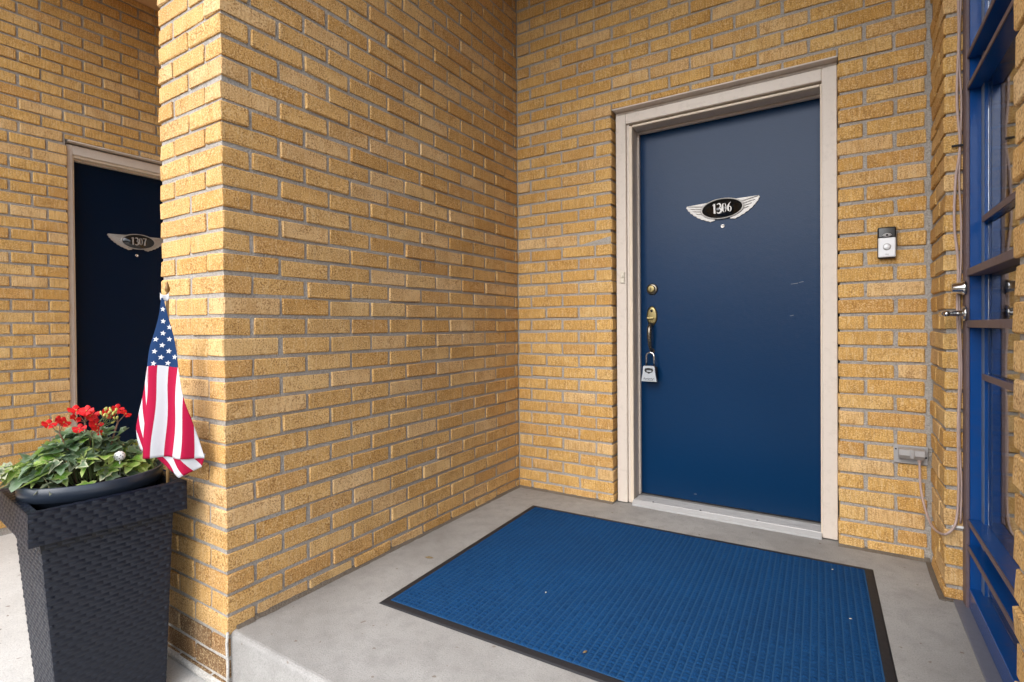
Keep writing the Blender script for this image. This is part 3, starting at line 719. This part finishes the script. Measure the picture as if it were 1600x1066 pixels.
for z in (.262, 1.56, 2.2):
    MB().box(1.950, 1.986, YC - .007, YC - .003, z - .004, z + .004, .001).build('cable_clip', 'dark' if z > 1 else 'white_plastic', cb, loc=-cb.location)

# ------------------------------------------------------------------ glazed blue steel door
XF = 1.985; YB0, YB1 = YR - .002, YN - .05
gd = thing('glazed_door', 'bright blue steel door with glass panes and chrome lever at right edge', 'door', (XF + .03, -.88, 0))
go = -gd.location
def part(name, mat, *boxes, ch=.0015, parent=None):
    m = MB()
    for b in boxes: m.box(*b, ch)
    return m.build(name, mat, parent or gd, loc=go)
part('frame_jamb', 'worn', (XF - .004, XF + .006, YB0 - .050, YB0 + .02, .002, CEIL - .01))
part('frame_jamb', 'worn', (XF - .004, XF + .006, YB1, YB1 + .05, .002, CEIL - .01))
part('outer_stile', 'blue_paint', (XF + .006, XF + .06, YB0 - .048, YB0 - .002, .002, CEIL - .012))
part('outer_stile', 'blue_paint', (XF + .006, XF + .06, YB1 + .002, YB1 + .048, .002, CEIL - .012))
SY0, SY1 = YB0 - .050, YB1 + .05
part('leaf_stile', 'blue_paint', (XF + .036, XF + .059, SY0 - .040, SY0 - .002, .03, 2.95))
part('leaf_stile', 'blue_paint', (XF + .036, XF + .059, SY1 + .002, SY1 + .040, .03, 2.95))
for y0, y1 in ((SY0 - .040, SY0 - .002), (SY1 + .002, SY1 + .040)): part('stile_edge', 'edge', (XF + .0345, XF + .0358, y0 + .001, y1 - .001, .031, 2.949), ch=0)
def bar(name, z, x0, x1, y0, y1, t=.010, worn=True):
    o = part(name, 'blue_paint', (x0 + .002, x1, y1, y0, z - t/2, z + t/2))
    MB().box(x0 - .001, x0 + .002, y1 + .0005, y0 - .0005, z - t/2 - .0005, z + t/2 + .0005).build('worn_edge', 'worn', o)
    return o
for z in (1.838, 1.735): bar('transom_bar', z, XF, XF + .050, SY0, SY1, .014)
for z in (.300, .214): bar('rail_bar', z, XF, XF + .050, SY0, SY1, .014)
for z in (1.125, .955):
    o = part('lock_rail', 'worn', (XF - .002, XF + .050, SY1, SY0, z - .012, z + .012))
for z in (1.290, .785): bar('glazing_bar', z, XF + .030, XF + .058, SY0 - .04, SY1 + .04, .018)
part('bottom_rail', 'blue_paint', (XF + .004, XF + .058, SY1, SY0, .012, .075))
part('sill', 'sill', (XF - .030, XF + .10, YB1, YB0 - .002, .0005, .010))
part('top_rail', 'blue_paint', (XF + .006, XF + .058, SY1, SY0, 2.90, 3.12))
gx = XF + .0445
for z0, z1 in ((.078, .205), (.222, .292), (.309, .776), (.795, .943), (.968, 1.112), (1.138, 1.281), (1.300, 1.728), (1.743, 1.830), (1.846, 2.899)):
    MB().box(gx, gx + .006, SY1 + .041, SY0 - .041, z0, z1).build('pane', 'glass', gd, loc=go)
cy = MB().lathe([(.024, 0), (.024, -.006), (.020, -.010), (.016, -.034), (.013, -.036)], 24, axis='x').build('lock_cylinder', 'chrome', gd, loc=Vector((XF - .0045, SY0 + .004, 1.075)) + go)
lv = MB().lathe([(.026, 0), (.026, -.005), (.020, -.009), (.018, -.0095)], 24, axis='x').build('lever_rose', 'chrome', gd, loc=Vector((XF - .0045, SY0 + .004, .990)) + go)
m = MB(); m.tube([(-.006, 0, 0), (-.040, 0, 0), (-.056, -.004, 0), (-.062, -.018, 0), (-.062, -.055, -.001), (-.060, -.100, -.002)], [.010, .0095, .010, .0105, .0095, .008], 12); m.build('lever', 'chrome', lv)
# dim room behind the glass
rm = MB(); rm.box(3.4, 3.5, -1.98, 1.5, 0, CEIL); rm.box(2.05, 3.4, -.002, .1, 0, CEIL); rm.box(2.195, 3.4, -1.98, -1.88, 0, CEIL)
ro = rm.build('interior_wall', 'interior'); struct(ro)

# ------------------------------------------------------------------ doormat
cx, cy_ = 1.003, -.79; ang = R(1.9); MW, MD = 1.500, 1.135
dm = thing('doormat', 'large ribbed blue doormat with black rubber border before door 1306', 'doormat', (cx, cy_, .0005), ang)
m = MB(); bw = .030; hw, hd = MW/2, MD/2
prof = [(0, 0), (.006, .0035), (bw - .006, .0055), (bw, .0045)]
loops = [[(sx*(hw - d), sy*(hd - d), z) for sx, sy in ((-1, -1), (1, -1), (1, 1), (-1, 1))] for d, z in prof]
v = sum(loops, []); f = []
for i in range(3):
    for j in range(4): f.append((i*4 + j, i*4 + (j + 1) % 4, (i + 1)*4 + (j + 1) % 4, (i + 1)*4 + j))
v += [(x, y, 0) for x, y, z in loops[-1]]; f += [(12 + j, 12 + (j + 1) % 4, 16 + (j + 1) % 4, 16 + j) for j in range(4)]
f += [((j + 1) % 4, j, 16 + j, 16 + (j + 1) % 4) for j in range(4)]
m.add(v, f); m.build('border', 'rubber', dm)
iw, idp = hw - bw, hd - bw
MB().box(-iw, iw, -idp, idp, 0, .0062).build('backing', 'carpet_groove', dm)
m = MB(); px, py = .0212, .0165; nx, ny = int(2*iw/px), int(2*idp/py); px, py = (2*iw - .003)/nx, (2*idp - .003)/ny; rg = random.Random(3)
for i in range(nx):
    for j in range(ny):
        x0, y0 = -iw + .002 + i*px, -idp + .002 + j*py; w, d = px - .0030, py - .0014; h = .0090 + rg.uniform(-.0011, .0011); q = .0035
        jx, jy = rg.uniform(-.0008, .0008), rg.uniform(-.001, .001)
        v = [(x0, y0, .0060), (x0 + w, y0, .0060), (x0 + w, y0 + d, .0060), (x0, y0 + d, .0060), (x0 + q + jx, y0 + q + jy, h), (x0 + w - q + jx, y0 + q + jy, h), (x0 + w - q + jx, y0 + d - q + jy, h), (x0 + q + jx, y0 + d - q + jy, h)]
        m.add(v, [(4, 5, 6, 7), (0, 1, 5, 4), (1, 2, 6, 5), (2, 3, 7, 6), (3, 0, 4, 7)], 0, True)
stuff(m.build('carpet_ribs', 'carpet', dm))

# bits of litter
def bit(name, label, x, y, z, s, mat, rot):
    rg = random.Random(int(x*1000)); k = 7
    v = [(s*(.6 + .6*rg.random())*math.cos(2*math.pi*i/k), s*.45*(.6 + .6*rg.random())*math.sin(2*math.pi*i/k), rg.uniform(0, .3)*s) for i in range(k)] + [(0, 0, .45*s), (0, 0, 0)]
    f = [(i, (i + 1) % k, k) for i in range(k)] + [((i + 1) % k, i, k + 1) for i in range(k)]
    o = MB().add(v, f).build(name, mat, None, loc=(x, y, z)); o.rotation_euler = (0, 0, rot); return tag(o, label, 'litter')
bit('leaf_scrap', 'dark curled leaf scrap on the bare concrete left of the mat', .185, -1.02, .0006, .018, 'dry_leaf', .4)
bit('crumb', 'pale crumb on the mat nearest its right border', 1.655, -.665, .0095, .006, 'crumb', 0)
bit('crumb', 'pale crumb on the mat by its far right corner', 1.600, -.300, .0095, .006, 'crumb', 1)
bit('crumb', 'pale crumb in the left middle of the mat', .74, -1.03, .0095, .006, 'crumb', 2)
bit('leaf_scrap', 'dry brown leaf scrap on the mat near its front edge', 1.00, -1.27, .0095, .010, 'dry_leaf', 1.3)

# ------------------------------------------------------------------ woven planter
PC = Vector((-.3184, -1.9866, GROUND)); PA = R(-4.7)
pl = thing('planter', 'tall tapered black woven wicker planter standing by the brick pier', 'planter', PC, PA)
HT = .668; RH = .089; bh, th, rh_ = .128, .158, .187; shift = Vector((0.004, .012, 0))
def ring(h, z, off=Vector((0, 0, 0))): return [Vector((sx*h, sy*h, z)) + off for sx, sy in ((-1, -1), (1, -1), (1, 1), (-1, 1))]
def weave(panel_pts, name, nrow, cell, depth=.0026):
    """panel: bl, br, tr, tl seen from outside"""
    bl, br_, tr_, tl = panel_pts; nrm = (br_ - bl).cross(tl - bl).normalized(); m = MB()
    v = [p - nrm*.008 for p in panel_pts] + [p.copy() for p in panel_pts]
    m.add(v, [(4, 5, 6, 7), (3, 2, 1, 0), (0, 1, 5, 4), (1, 2, 6, 5), (2, 3, 7, 6), (3, 0, 4, 7)])
    rg = random.Random(nrow)
    P = lambda s, t: (bl*(1 - s) + br_*s)*(1 - t) + (tl*(1 - s) + tr_*s)*t
    wid = ((br_ - bl).length + (tr_ - tl).length)/2; nc = wid/cell
    for r_ in range(nrow):
        t0, t1 = r_/nrow + .06/nrow, (r_ + 1)/nrow - .06/nrow; o = (r_ % 2)*.5 + .12*math.sin(r_*1.7)
        k = -1
        while (k + o)/nc < 1:
            s0, s1 = max((k + o)/nc, 0), min((k + o + .93)/nc, 1); k += 1
            if s1 - s0 < .25/nc: continue
            hgt = depth*(.8 + .4*rg.random()); a, b = s0 + (s1 - s0)*.22, s1 - (s1 - s0)*.22; u, w = t0 + (t1 - t0)*.25, t1 - (t1 - t0)*.25
            v = [P(s0, t0), P(s1, t0), P(s1, t1), P(s0, t1), P(a, u) + nrm*hgt, P(b, u) + nrm*hgt, P(b, w) + nrm*hgt, P(a, w) + nrm*hgt]
            m.add(v, [(4, 5, 6, 7), (0, 1, 5, 4), (1, 2, 6, 5), (2, 3, 7, 6), (3, 0, 4, 7)], 0, True)
    return m.build(name, 'wicker', pl)
b0 = ring(bh, 0.0, shift); b1 = ring(th, HT - RH + .004)
for j in range(4): weave([b0[j], b0[(j + 1) % 4], b1[(j + 1) % 4], b1[j]], 'woven_panel', 44, .034, .0021)
r0_ = ring(rh_, HT - RH); r1_ = ring(rh_, HT)
for j in range(4): weave([r0_[j], r0_[(j + 1) % 4], r1_[(j + 1) % 4], r1_[j]], 'rim_panel', 7, .034, .0018)
ri = ring(rh_ - .022, HT)
for j in range(4): weave([r1_[j], r1_[(j + 1) % 4], ri[(j + 1) % 4], ri[j]], 'rim_cap', 2, .03, .0016)
m = MB(); a, b = ring(rh_ - .003, HT - RH + .001), ring(th - .004, HT - RH + .001); v = a + b
m.add(v, [(j, (j + 1) % 4, 4 + (j + 1) % 4, 4 + j) for j in range(4)]); m.build('rim_underside', 'wicker', pl)
m = MB(); a, b = ring(rh_ - .022, HT - .001), ring(rh_ - .03, HT - .12); m.add(a + b, [(j, (j + 1) % 4, 4 + (j + 1) % 4, 4 + j) for j in range(4)] + [(4, 5, 6, 7)]); m.build('inner_well', 'dark', pl)

ZP = GROUND + HT
pot = thing('plant_pot', 'dark navy plastic pot lip set inside the woven planter', 'pot', (PC.x, PC.y, ZP - .11))
pr = [(.120, 0), (.160, .105), (.171, .108), (.174, .148), (.169, .151), (.160, .146), (.152, .118)]
MB().lathe(pr, 44, sx=.92, sy=1.04).build('shell', 'pot', pot)
m = MB(); n_ = 20
v = [(0, 0, .136)]; f = []
for i in range(1, 6):
    for j in range(n_): 
        a = 2*math.pi*j/n_; rr_ = .152*i/5; v.append((rr_*.9*math.cos(a), rr_*1.02*math.sin(a),   .132 + .008*noise.noise((rr_*40*math.cos(a), rr_*40*math.sin(a), 0))))
for j in range(n_): f.append((0, 1 + j, 1 + (j + 1) % n_))
for i in range(4):
    for j in range(n_): f.append((1 + i*n_ + j, 1 + (i + 1)*n_ + j, 1 + (i + 1)*n_ + (j + 1) % n_, 1 + i*n_ + (j + 1) % n_))
m.add(v, f); m.build('soil', 'soil', pot)

# ------------------------------------------------------------------ ivy
def ivy_leaf(seed):
    rg = random.Random(seed)
    out = [(0, -.10), (.22, -.24), (.46, -.16), (.40, .05), (.62, .22), (.40, .34), (.26, .42), (.20, .66), (0, .98), (-.20, .66), (-.26, .42), (-.42, .34), (-.62, .20), (-.40, .05), (-.46, -.16), (-.22, -.24)]
    out = [(x*(1 + rg.uniform(-.12, .12)), y*(1 + rg.uniform(-.1, .1))) for x, y in out]
    fold = rg.uniform(.10, .35); droop = rg.uniform(.05, .30)
    zf = lambda x, y: abs(x)*fold - droop*y*y + .03*math.sin(9*x + seed)
    inn = [(x*.55, y*.55 + .03) for x, y in out]; n = len(out)
    v = [(x, y, zf(x, y)) for x, y in out] + [(x, y, zf(x, y) - .01) for x, y in inn] + [(0, .1, -.01)]
    f = [(i, (i + 1) % n, n + (i + 1) % n, n + i) for i in range(n)] + [(n + i, n + (i + 1) % n, 2*n) for i in range(n)]
    me = MB().add(v, f, 0, True).mesh('leaf')
    at = me.attributes.new('rim', 'FLOAT', 'POINT'); at.data.foreach_set('value', [1.0]*n + [.35]*n + [0.0])
    return me
LEAF = {mt: [] for mt in ('ivy_dark', 'ivy_light', 'ivy_pale')}
for mt in LEAF:
    for s in range(4):
        me = ivy_leaf(s*7 + len(mt)); me.materials.append(M[mt]); LEAF[mt].append(me)
ivy = thing('ivy_plant', 'trailing variegated ivy filling the pot under the geranium', 'plant', (PC.x, PC.y, ZP + .01))
rg = random.Random(21); fwd = (cam.location - PC).normalized()
def put_leaf(root, x, y, z, size, mt, tilt=None):
    me = rg.choice(LEAF[mt]); o = bpy.data.objects.new('leaf', me); COL.objects.link(o); o.parent = root
    o.location = (x, y, z); o.scale = (size, size, size)
    d = Vector((x*.7 + fwd.x*.10, y*.7 + fwd.y*.10, 0)); yawl = math.atan2(d.y, d.x) - math.pi/2 + rg.gauss(0, .8)
    o.rotation_euler = (rg.uniform(-.75, .15) if tilt is None else tilt, rg.gauss(0, .35), yawl)
    return o
stems = MB()
for i in range(215):
    a = rg.uniform(0, 2*math.pi); q = math.sqrt(rg.random()); x = .125*q*math.cos(a) - .022; y = .175*q*math.sin(a) - .010
    h = .046 + .085*(1 - q*q) + rg.uniform(-.025, .025)
    if y > .06: h *= .75
    size = rg.uniform(.032, .056); t = rg.random()
    mt = 'ivy_light' if t < .45 else ('ivy_pale' if t < .72 else 'ivy_dark')
    if h > .09: mt = 'ivy_dark' if t < .7 else 'ivy_light'
    put_leaf(ivy, x, y, h, size, mt)
    if i % 2 == 0:
        stems.tube([(x*.6, y*.6, .0), (x*.8, y*.8, h*.6), (x, y, h)], .0014, 4, caps=False)
# trailing to the near left corner and beyond the rim
for tr in range(7):
    x, y, z = rg.uniform(-.14, .0), -.15, .05
    dx, dy = rg.uniform(-.010, .005), rg.uniform(-.020, -.014); pts = [(x, y + .05, z - .02)]
    for s in range(7):
        x += dx; y += dy; z += .010 - .006*s + rg.uniform(-.004, .004); pts.append((x, y, max(z, .012)))
        put_leaf(ivy, x, y, max(z, .012) + .008, rg.uniform(.030, .046), rg.choice(['ivy_pale', 'ivy_pale', 'ivy_light', 'ivy_light']))
    stems.tube(pts, .0015, 4, caps=False)
for tr in range(3):
    x, y, z = rg.uniform(.03, .12), .15, .03; pts = [(x, y - .04, .01)]
    for s in range(4):
        x += .008; y += .016; z += .002 - .002*s; pts.append((x, y, z)); put_leaf(ivy, x, y, z + .006, rg.uniform(.022, .034), rg.choice(['ivy_light', 'ivy_pale']))
    stems.tube(pts, .0013, 4, caps=False)
stems.build('stems', 'stem', ivy)

# ------------------------------------------------------------------ geranium
ger = thing('geranium', 'red flowering geranium rising from the planter', 'plant', (PC.x, PC.y, ZP + .01))
def petal(n=6):
    v = [(0, 0, 0)]
    for i in range(n + 1):
        a = -1 + 2*i/n; v.append((.55*a*(1 - .25*a*a), 1 - .35*a*a, .12*math.cos(a*2) - .18*abs(a)))
    v += [(-.25, .45, .03), (.25, .45, .03), (0, .5, -.04)]
    k = n + 2
    f = [(0, k + 2, k), (0, k + 1, k + 2)]
    half = n//2
    for i in range(1, half + 1): f.append((k, k + 2 if i == half else k, i + 1, i) if i == half else (k, i + 1, i))
    f[-1] = (k, k + 2, half + 1, half)
    for i in range(half + 1, n + 1): f.append((k + 1, i + 1, i) if i > half + 1 else (k + 2, k + 1, i + 1, i))
    f.append((k + 2, k + 1, half + 2, half + 1)) if False else None
    return v, f
pv, pf = petal()
FL = None
m = MB()
for k in range(5):
    rm_ = Matrix.Rotation(2*math.pi*k/5 + random.uniform(-.15, .15), 4, 'Z') @ Matrix.Rotation(random.uniform(.05, .45), 4, 'X')
    m.add([rm_ @ Vector(q) for q in pv], pf, 0, True)
FL = m.mesh('flower'); FL.materials.append(M['petal'])
def flower(root, x, y, z, s, rot):
    o = bpy.data.objects.new('flower', FL); COL.objects.link(o); o.parent = root; o.location = (x, y, z); o.scale = (s, s, s); o.rotation_euler = rot
    MB().lathe([(.0, 0), (.10, .05), (.06, .16), (.0, .2)], 8).build('flower_eye', 'bud', o)
gs = MB()
heads = [(.02, -.090, .192, 3, .019), (.0, -.022, .210, 6, .020), (.02, -.018, .172, 3, .019), (.03, .052, .202, 3, .017)]
for hx_, hy_, hz_, nf, s in heads:
    bx, by = hx_*.4, hy_*.5
    gs.tube(smooth([(bx, by, 0), (bx*.7 + hx_*.3, by*.6 + hy_*.4, hz_*.5), (hx_, hy_, hz_ - .025)], 4), .0026, 6)
    for k in range(nf):
        a = 2*math.pi*k/nf + rg.random(); d = .018
        fx, fy, fz = hx_ + d*math.cos(a), hy_ + d*1.3*math.sin(a), hz_ + rg.uniform(-.012, .014)
        gs.tube([(hx_, hy_, hz_ - .025), (fx, fy, fz)], .0012, 4, caps=False)
        flower(ger, fx, fy, fz, s*rg.uniform(.9, 1.2), (rg.uniform(-.5, .6), .85 + rg.uniform(-.4, .4), rg.uniform(-.5, .5)))
gs.build('stems', 'red_stem', ger)
for k in range(16):                        # buds
    x, y, z = .03 + rg.uniform(-.015, .02), .018 + rg.uniform(-.012, .03), .195 + rg.uniform(-.02, .022)
    m = MB(); m.lathe([(.0, 0), (.0035, .004), (.003, .011), (.0, .014)], 7); o = m.build('bud', 'bud', ger, loc=(x, y, z)); o.rotation_euler = (rg.uniform(-.8, .8), rg.uniform(-.8, .8), 0)
    MB().tube([(.0 + (.03 - x)*1.0, (.018 - y)*1.0, -.03), (0, 0, 0)], .0009, 4).build('stalk', 'stem', o).rotation_euler = (0, 0, 0)
def ger_leaf(seed):
    rg2 = random.Random(seed); n = 22; v = [(0, 0, 0)]; 
    for i in range(n + 1):
        a = R(-250 + 320*i/n) ; rr_ = .5*(1 + .10*math.cos(i*math.pi)) ; v.append((rr_*math.cos(a), rr_*math.sin(a) + .1, .10*math.sin(i*1.1) + .08))
    f = [(0, i, i + 1) for i in range(1, n + 1)]
    me = MB().add(v, f, 0, True).mesh('leaf'); at = me.attributes.new('rim', 'FLOAT', 'POINT'); at.data.foreach_set('value', [0.0] + [.7]*(n + 1)); me.materials.append(M['ivy_dark']); return me
GL = [ger_leaf(s) for s in range(3)]; gs = MB()
for k in range(22):
    a = rg.uniform(0, 6.28); q = rg.uniform(.02, .11); x, y, z = q*.8*math.cos(a), q*math.sin(a), .10 + rg.uniform(-.02, .055)
    o = bpy.data.objects.new('leaf', GL[k % 3]); COL.objects.link(o); o.parent = ger; o.location = (x, y, z); s = rg.uniform(.045, .075); o.scale = (s, s, s)
    o.rotation_euler = (rg.uniform(-.5, .5), rg.uniform(-.1, .7), rg.uniform(0, 6.28)); gs.tube([(x*.3, y*.3, 0), (x, y, z)], .0016, 5, caps=False)
gs.build('leaf_stalks', 'stem', ger)
# white perforated globe among the leaves
gl = thing('globe_pick', 'small white perforated ball among the ivy leaves', 'ornament', (PC.x + .085, PC.y + .035, ZP + .03))
m = MB(); m.lathe([(.0015, 0), (.0015, .05)], 6); m.build('pick', 'white_plastic', gl)
m = MB(); m.lathe([(.015*math.sin(R(a)), -.015*math.cos(R(a))) for a in range(4, 180, 16)], 16); ball = m.build('ball', 'white_plastic', gl, loc=(0, 0, .062))
m = MB()
for i in range(40):
    zq = 1 - 2*(i + .5)/40; rq = math.sqrt(1 - zq*zq); a = i*2.39996; d = Vector((rq*math.cos(a), rq*math.sin(a), zq)); t1 = d.orthogonal().normalized(); t2 = d.cross(t1); c_ = d*.0152
    m.add([c_ + (t1*math.cos(b) + t2*math.sin(b))*.0016 for b in [k*math.pi/3 for k in range(6)]], [(0, 1, 2, 3, 4, 5)])
m.build('holes', 'dark', ball)

# ------------------------------------------------------------------ flag
S = Vector((-.165, -1.875)); rdir = Vector((.85, .527)); ndir = Vector((.527, -.85))
fg = thing('stick_flag', 'small American stick flag hanging limp in the planter by the pier', 'flag', (S.x, S.y, ZP))
def FP(h, z, out=0.0): return Vector((rdir.x*h + ndir.x*out, rdir.y*h + ndir.y*out, z - ZP))
MB().tube([FP(.020, ZP - .06, -.012), FP(.031, 1.065, -.006)], .0045, 10).build('staff', 'dowel', fg)
m = MB(); m.lathe([(.0035, 0), (.0055, .004), (.0035, .008), (.0075, .016), (.0065, .024), (.003, .036), (.0008, .043)], 14); m.build('finial', 'gold', fg, loc=FP(.031, 1.062, -.006))
Ls = [(.024, 1.050), (.016, 1.010), (.0046, .9657), (-.0102, .9061), (-.019, .8426), (-.023, .767), (-.027, .7074), (-.029, .6516), (-.033, .5878), (-.037, .560)]
Rs = [(.034, 1.050), (.041, 1.010), (.0543, .9454), (.064, .890), (.071, .842), (.0901, .7663), (.1131, .6865), (.1240, .635), (.1330, .592), (.1435, .557)]
def lerp(tab, z):
    for (h0, z0), (h1, z1) in zip(tab, tab[1:]):
        if z1 <= z <= z0: return h0 + (h1 - h0)*(z0 - z)/(z0 - z1)
    return tab[-1][0] if z < tab[-1][1] else tab[0][0]
def out_f(h, z):
    t = (1.05 - z)/.49
    return .010 + .012*t*math.sin((h + .03*t)*62 + 1.0) + .004*math.sin(z*24 + h*30)
cl_ = MB(); UV = []
def sheet(fn, ns, nt):
    v, uv = [], []
    for j in range(nt + 1):
        for i in range(ns + 1): p, q = fn(i/ns, j/nt); v.append(p); uv.append(q)
    f = [(j*(ns + 1) + i, j*(ns + 1) + i + 1, (j + 1)*(ns + 1) + i + 1, (j + 1)*(ns + 1) + i) for j in range(nt) for i in range(ns)]
    cl_.add(v, f, 0, True); UV.extend(uv)
def main_(s, t):
    z = 1.050 + (.5575 - 1.050)*t; a, b = lerp(Ls, z), lerp(Rs, z); h = a + (b - a)*s; z2 = z + .004*math.sin(s*5)
    cxs = .013 - .0235*(.842 - z)/.28                     # boundary of the first white stripe drifts left going down
    wst = .0285 + .0025*(.842 - z)/.28
    return FP(h, z2, out_f(h, z)), ((h - cxs)/wst + 21, (.842 - z)*10)
sheet(main_, 44, 60)
Lf = [(.024, 1.048), (.010, .985), (-.004, .930), (-.017, .880), (-.0265, .8426), (-.042, .767), (-.0545, .7074), (-.0615, .6516), (-.056, .610), (-.047, .578)]
def fold_(s, t):
    z = 1.046 + (.580 - 1.046)*t; a, b = lerp(Lf, z), lerp(Ls, z) + .004; h = a + (b - a)*s
    return FP(h, z, out_f(lerp(Ls, z), z) - .007*(1 - s) - .003), ((z - .842)*20.5 + 2*s + 41.2 - 1.2, (.842 - z)*10 + (.0 if z > .842 else .001))
sheet(fold_, 6, 50)
def tail_(s, t):
    p0 = Vector((-.004 + .146*s, .566)); p1 = Vector((.030 + .098*s, .498 + .034*abs(s - .45)*1.4)); p = p0.lerp(p1, t)
    return FP(p.x, p.y, out_f(p.x, .56) - .006), ((p.x - .045 - .75*(p.y - .56)*-1.0)/.030 + 20, 1.0)
sheet(tail_, 20, 8)
def hem_(s, t):      # white sleeve at the top
    h = .018 + .026*s; return FP(h, 1.062 - .020*t + .008*(2*s - 1)**2, .008 + .004*math.sin(s*6)), (21.5, 1.0)
sheet(hem_, 8, 4)
me = bpy.data.meshes.new('cloth'); me.from_pydata(cl_.v, [], cl_.f); me.update()
ul = me.uv_layers.new(name='print')
for lp in me.loops: ul.data[lp.index].uv = UV[lp.vertex_index]
me.polygons.foreach_set('use_smooth', [True]*len(me.polygons)); me.materials.append(M['flag'])
cloth = link('cloth', me, None, fg); md = cloth.modifiers.new('thickness', 'SOLIDIFY'); md.thickness = .0006; md.offset = -1
m = MB()
def star(h, z, r_):
    pts = [(h + r_*(1 if k % 2 == 0 else .40)*math.sin(k*math.pi/5 + .15), z + r_*(1 if k % 2 == 0 else .40)*math.cos(k*math.pi/5 + .15)) for k in range(10)]
    v = [FP(a, b, out_f(a, b) + .0016) for a, b in pts] + [FP(h, z, out_f(h, z) + .0016)]
    m.add(v, [(k, (k + 1) % 10, 10) for k in range(10)])
row = 0; z = 1.018
while z > .85:
    a, b = lerp(Ls, z), lerp(Rs, z); base = .030 - .045*(1.05 - z)
    for k in range(-3, 5):
        h = base + k*.037 + (.0185 if row % 2 else 0)
        if a + .006 < h < b - .006: m = MB(); star(h, z, .0088); m.build('star', 'white_cloth', cloth)
    row += 1; z -= .0185
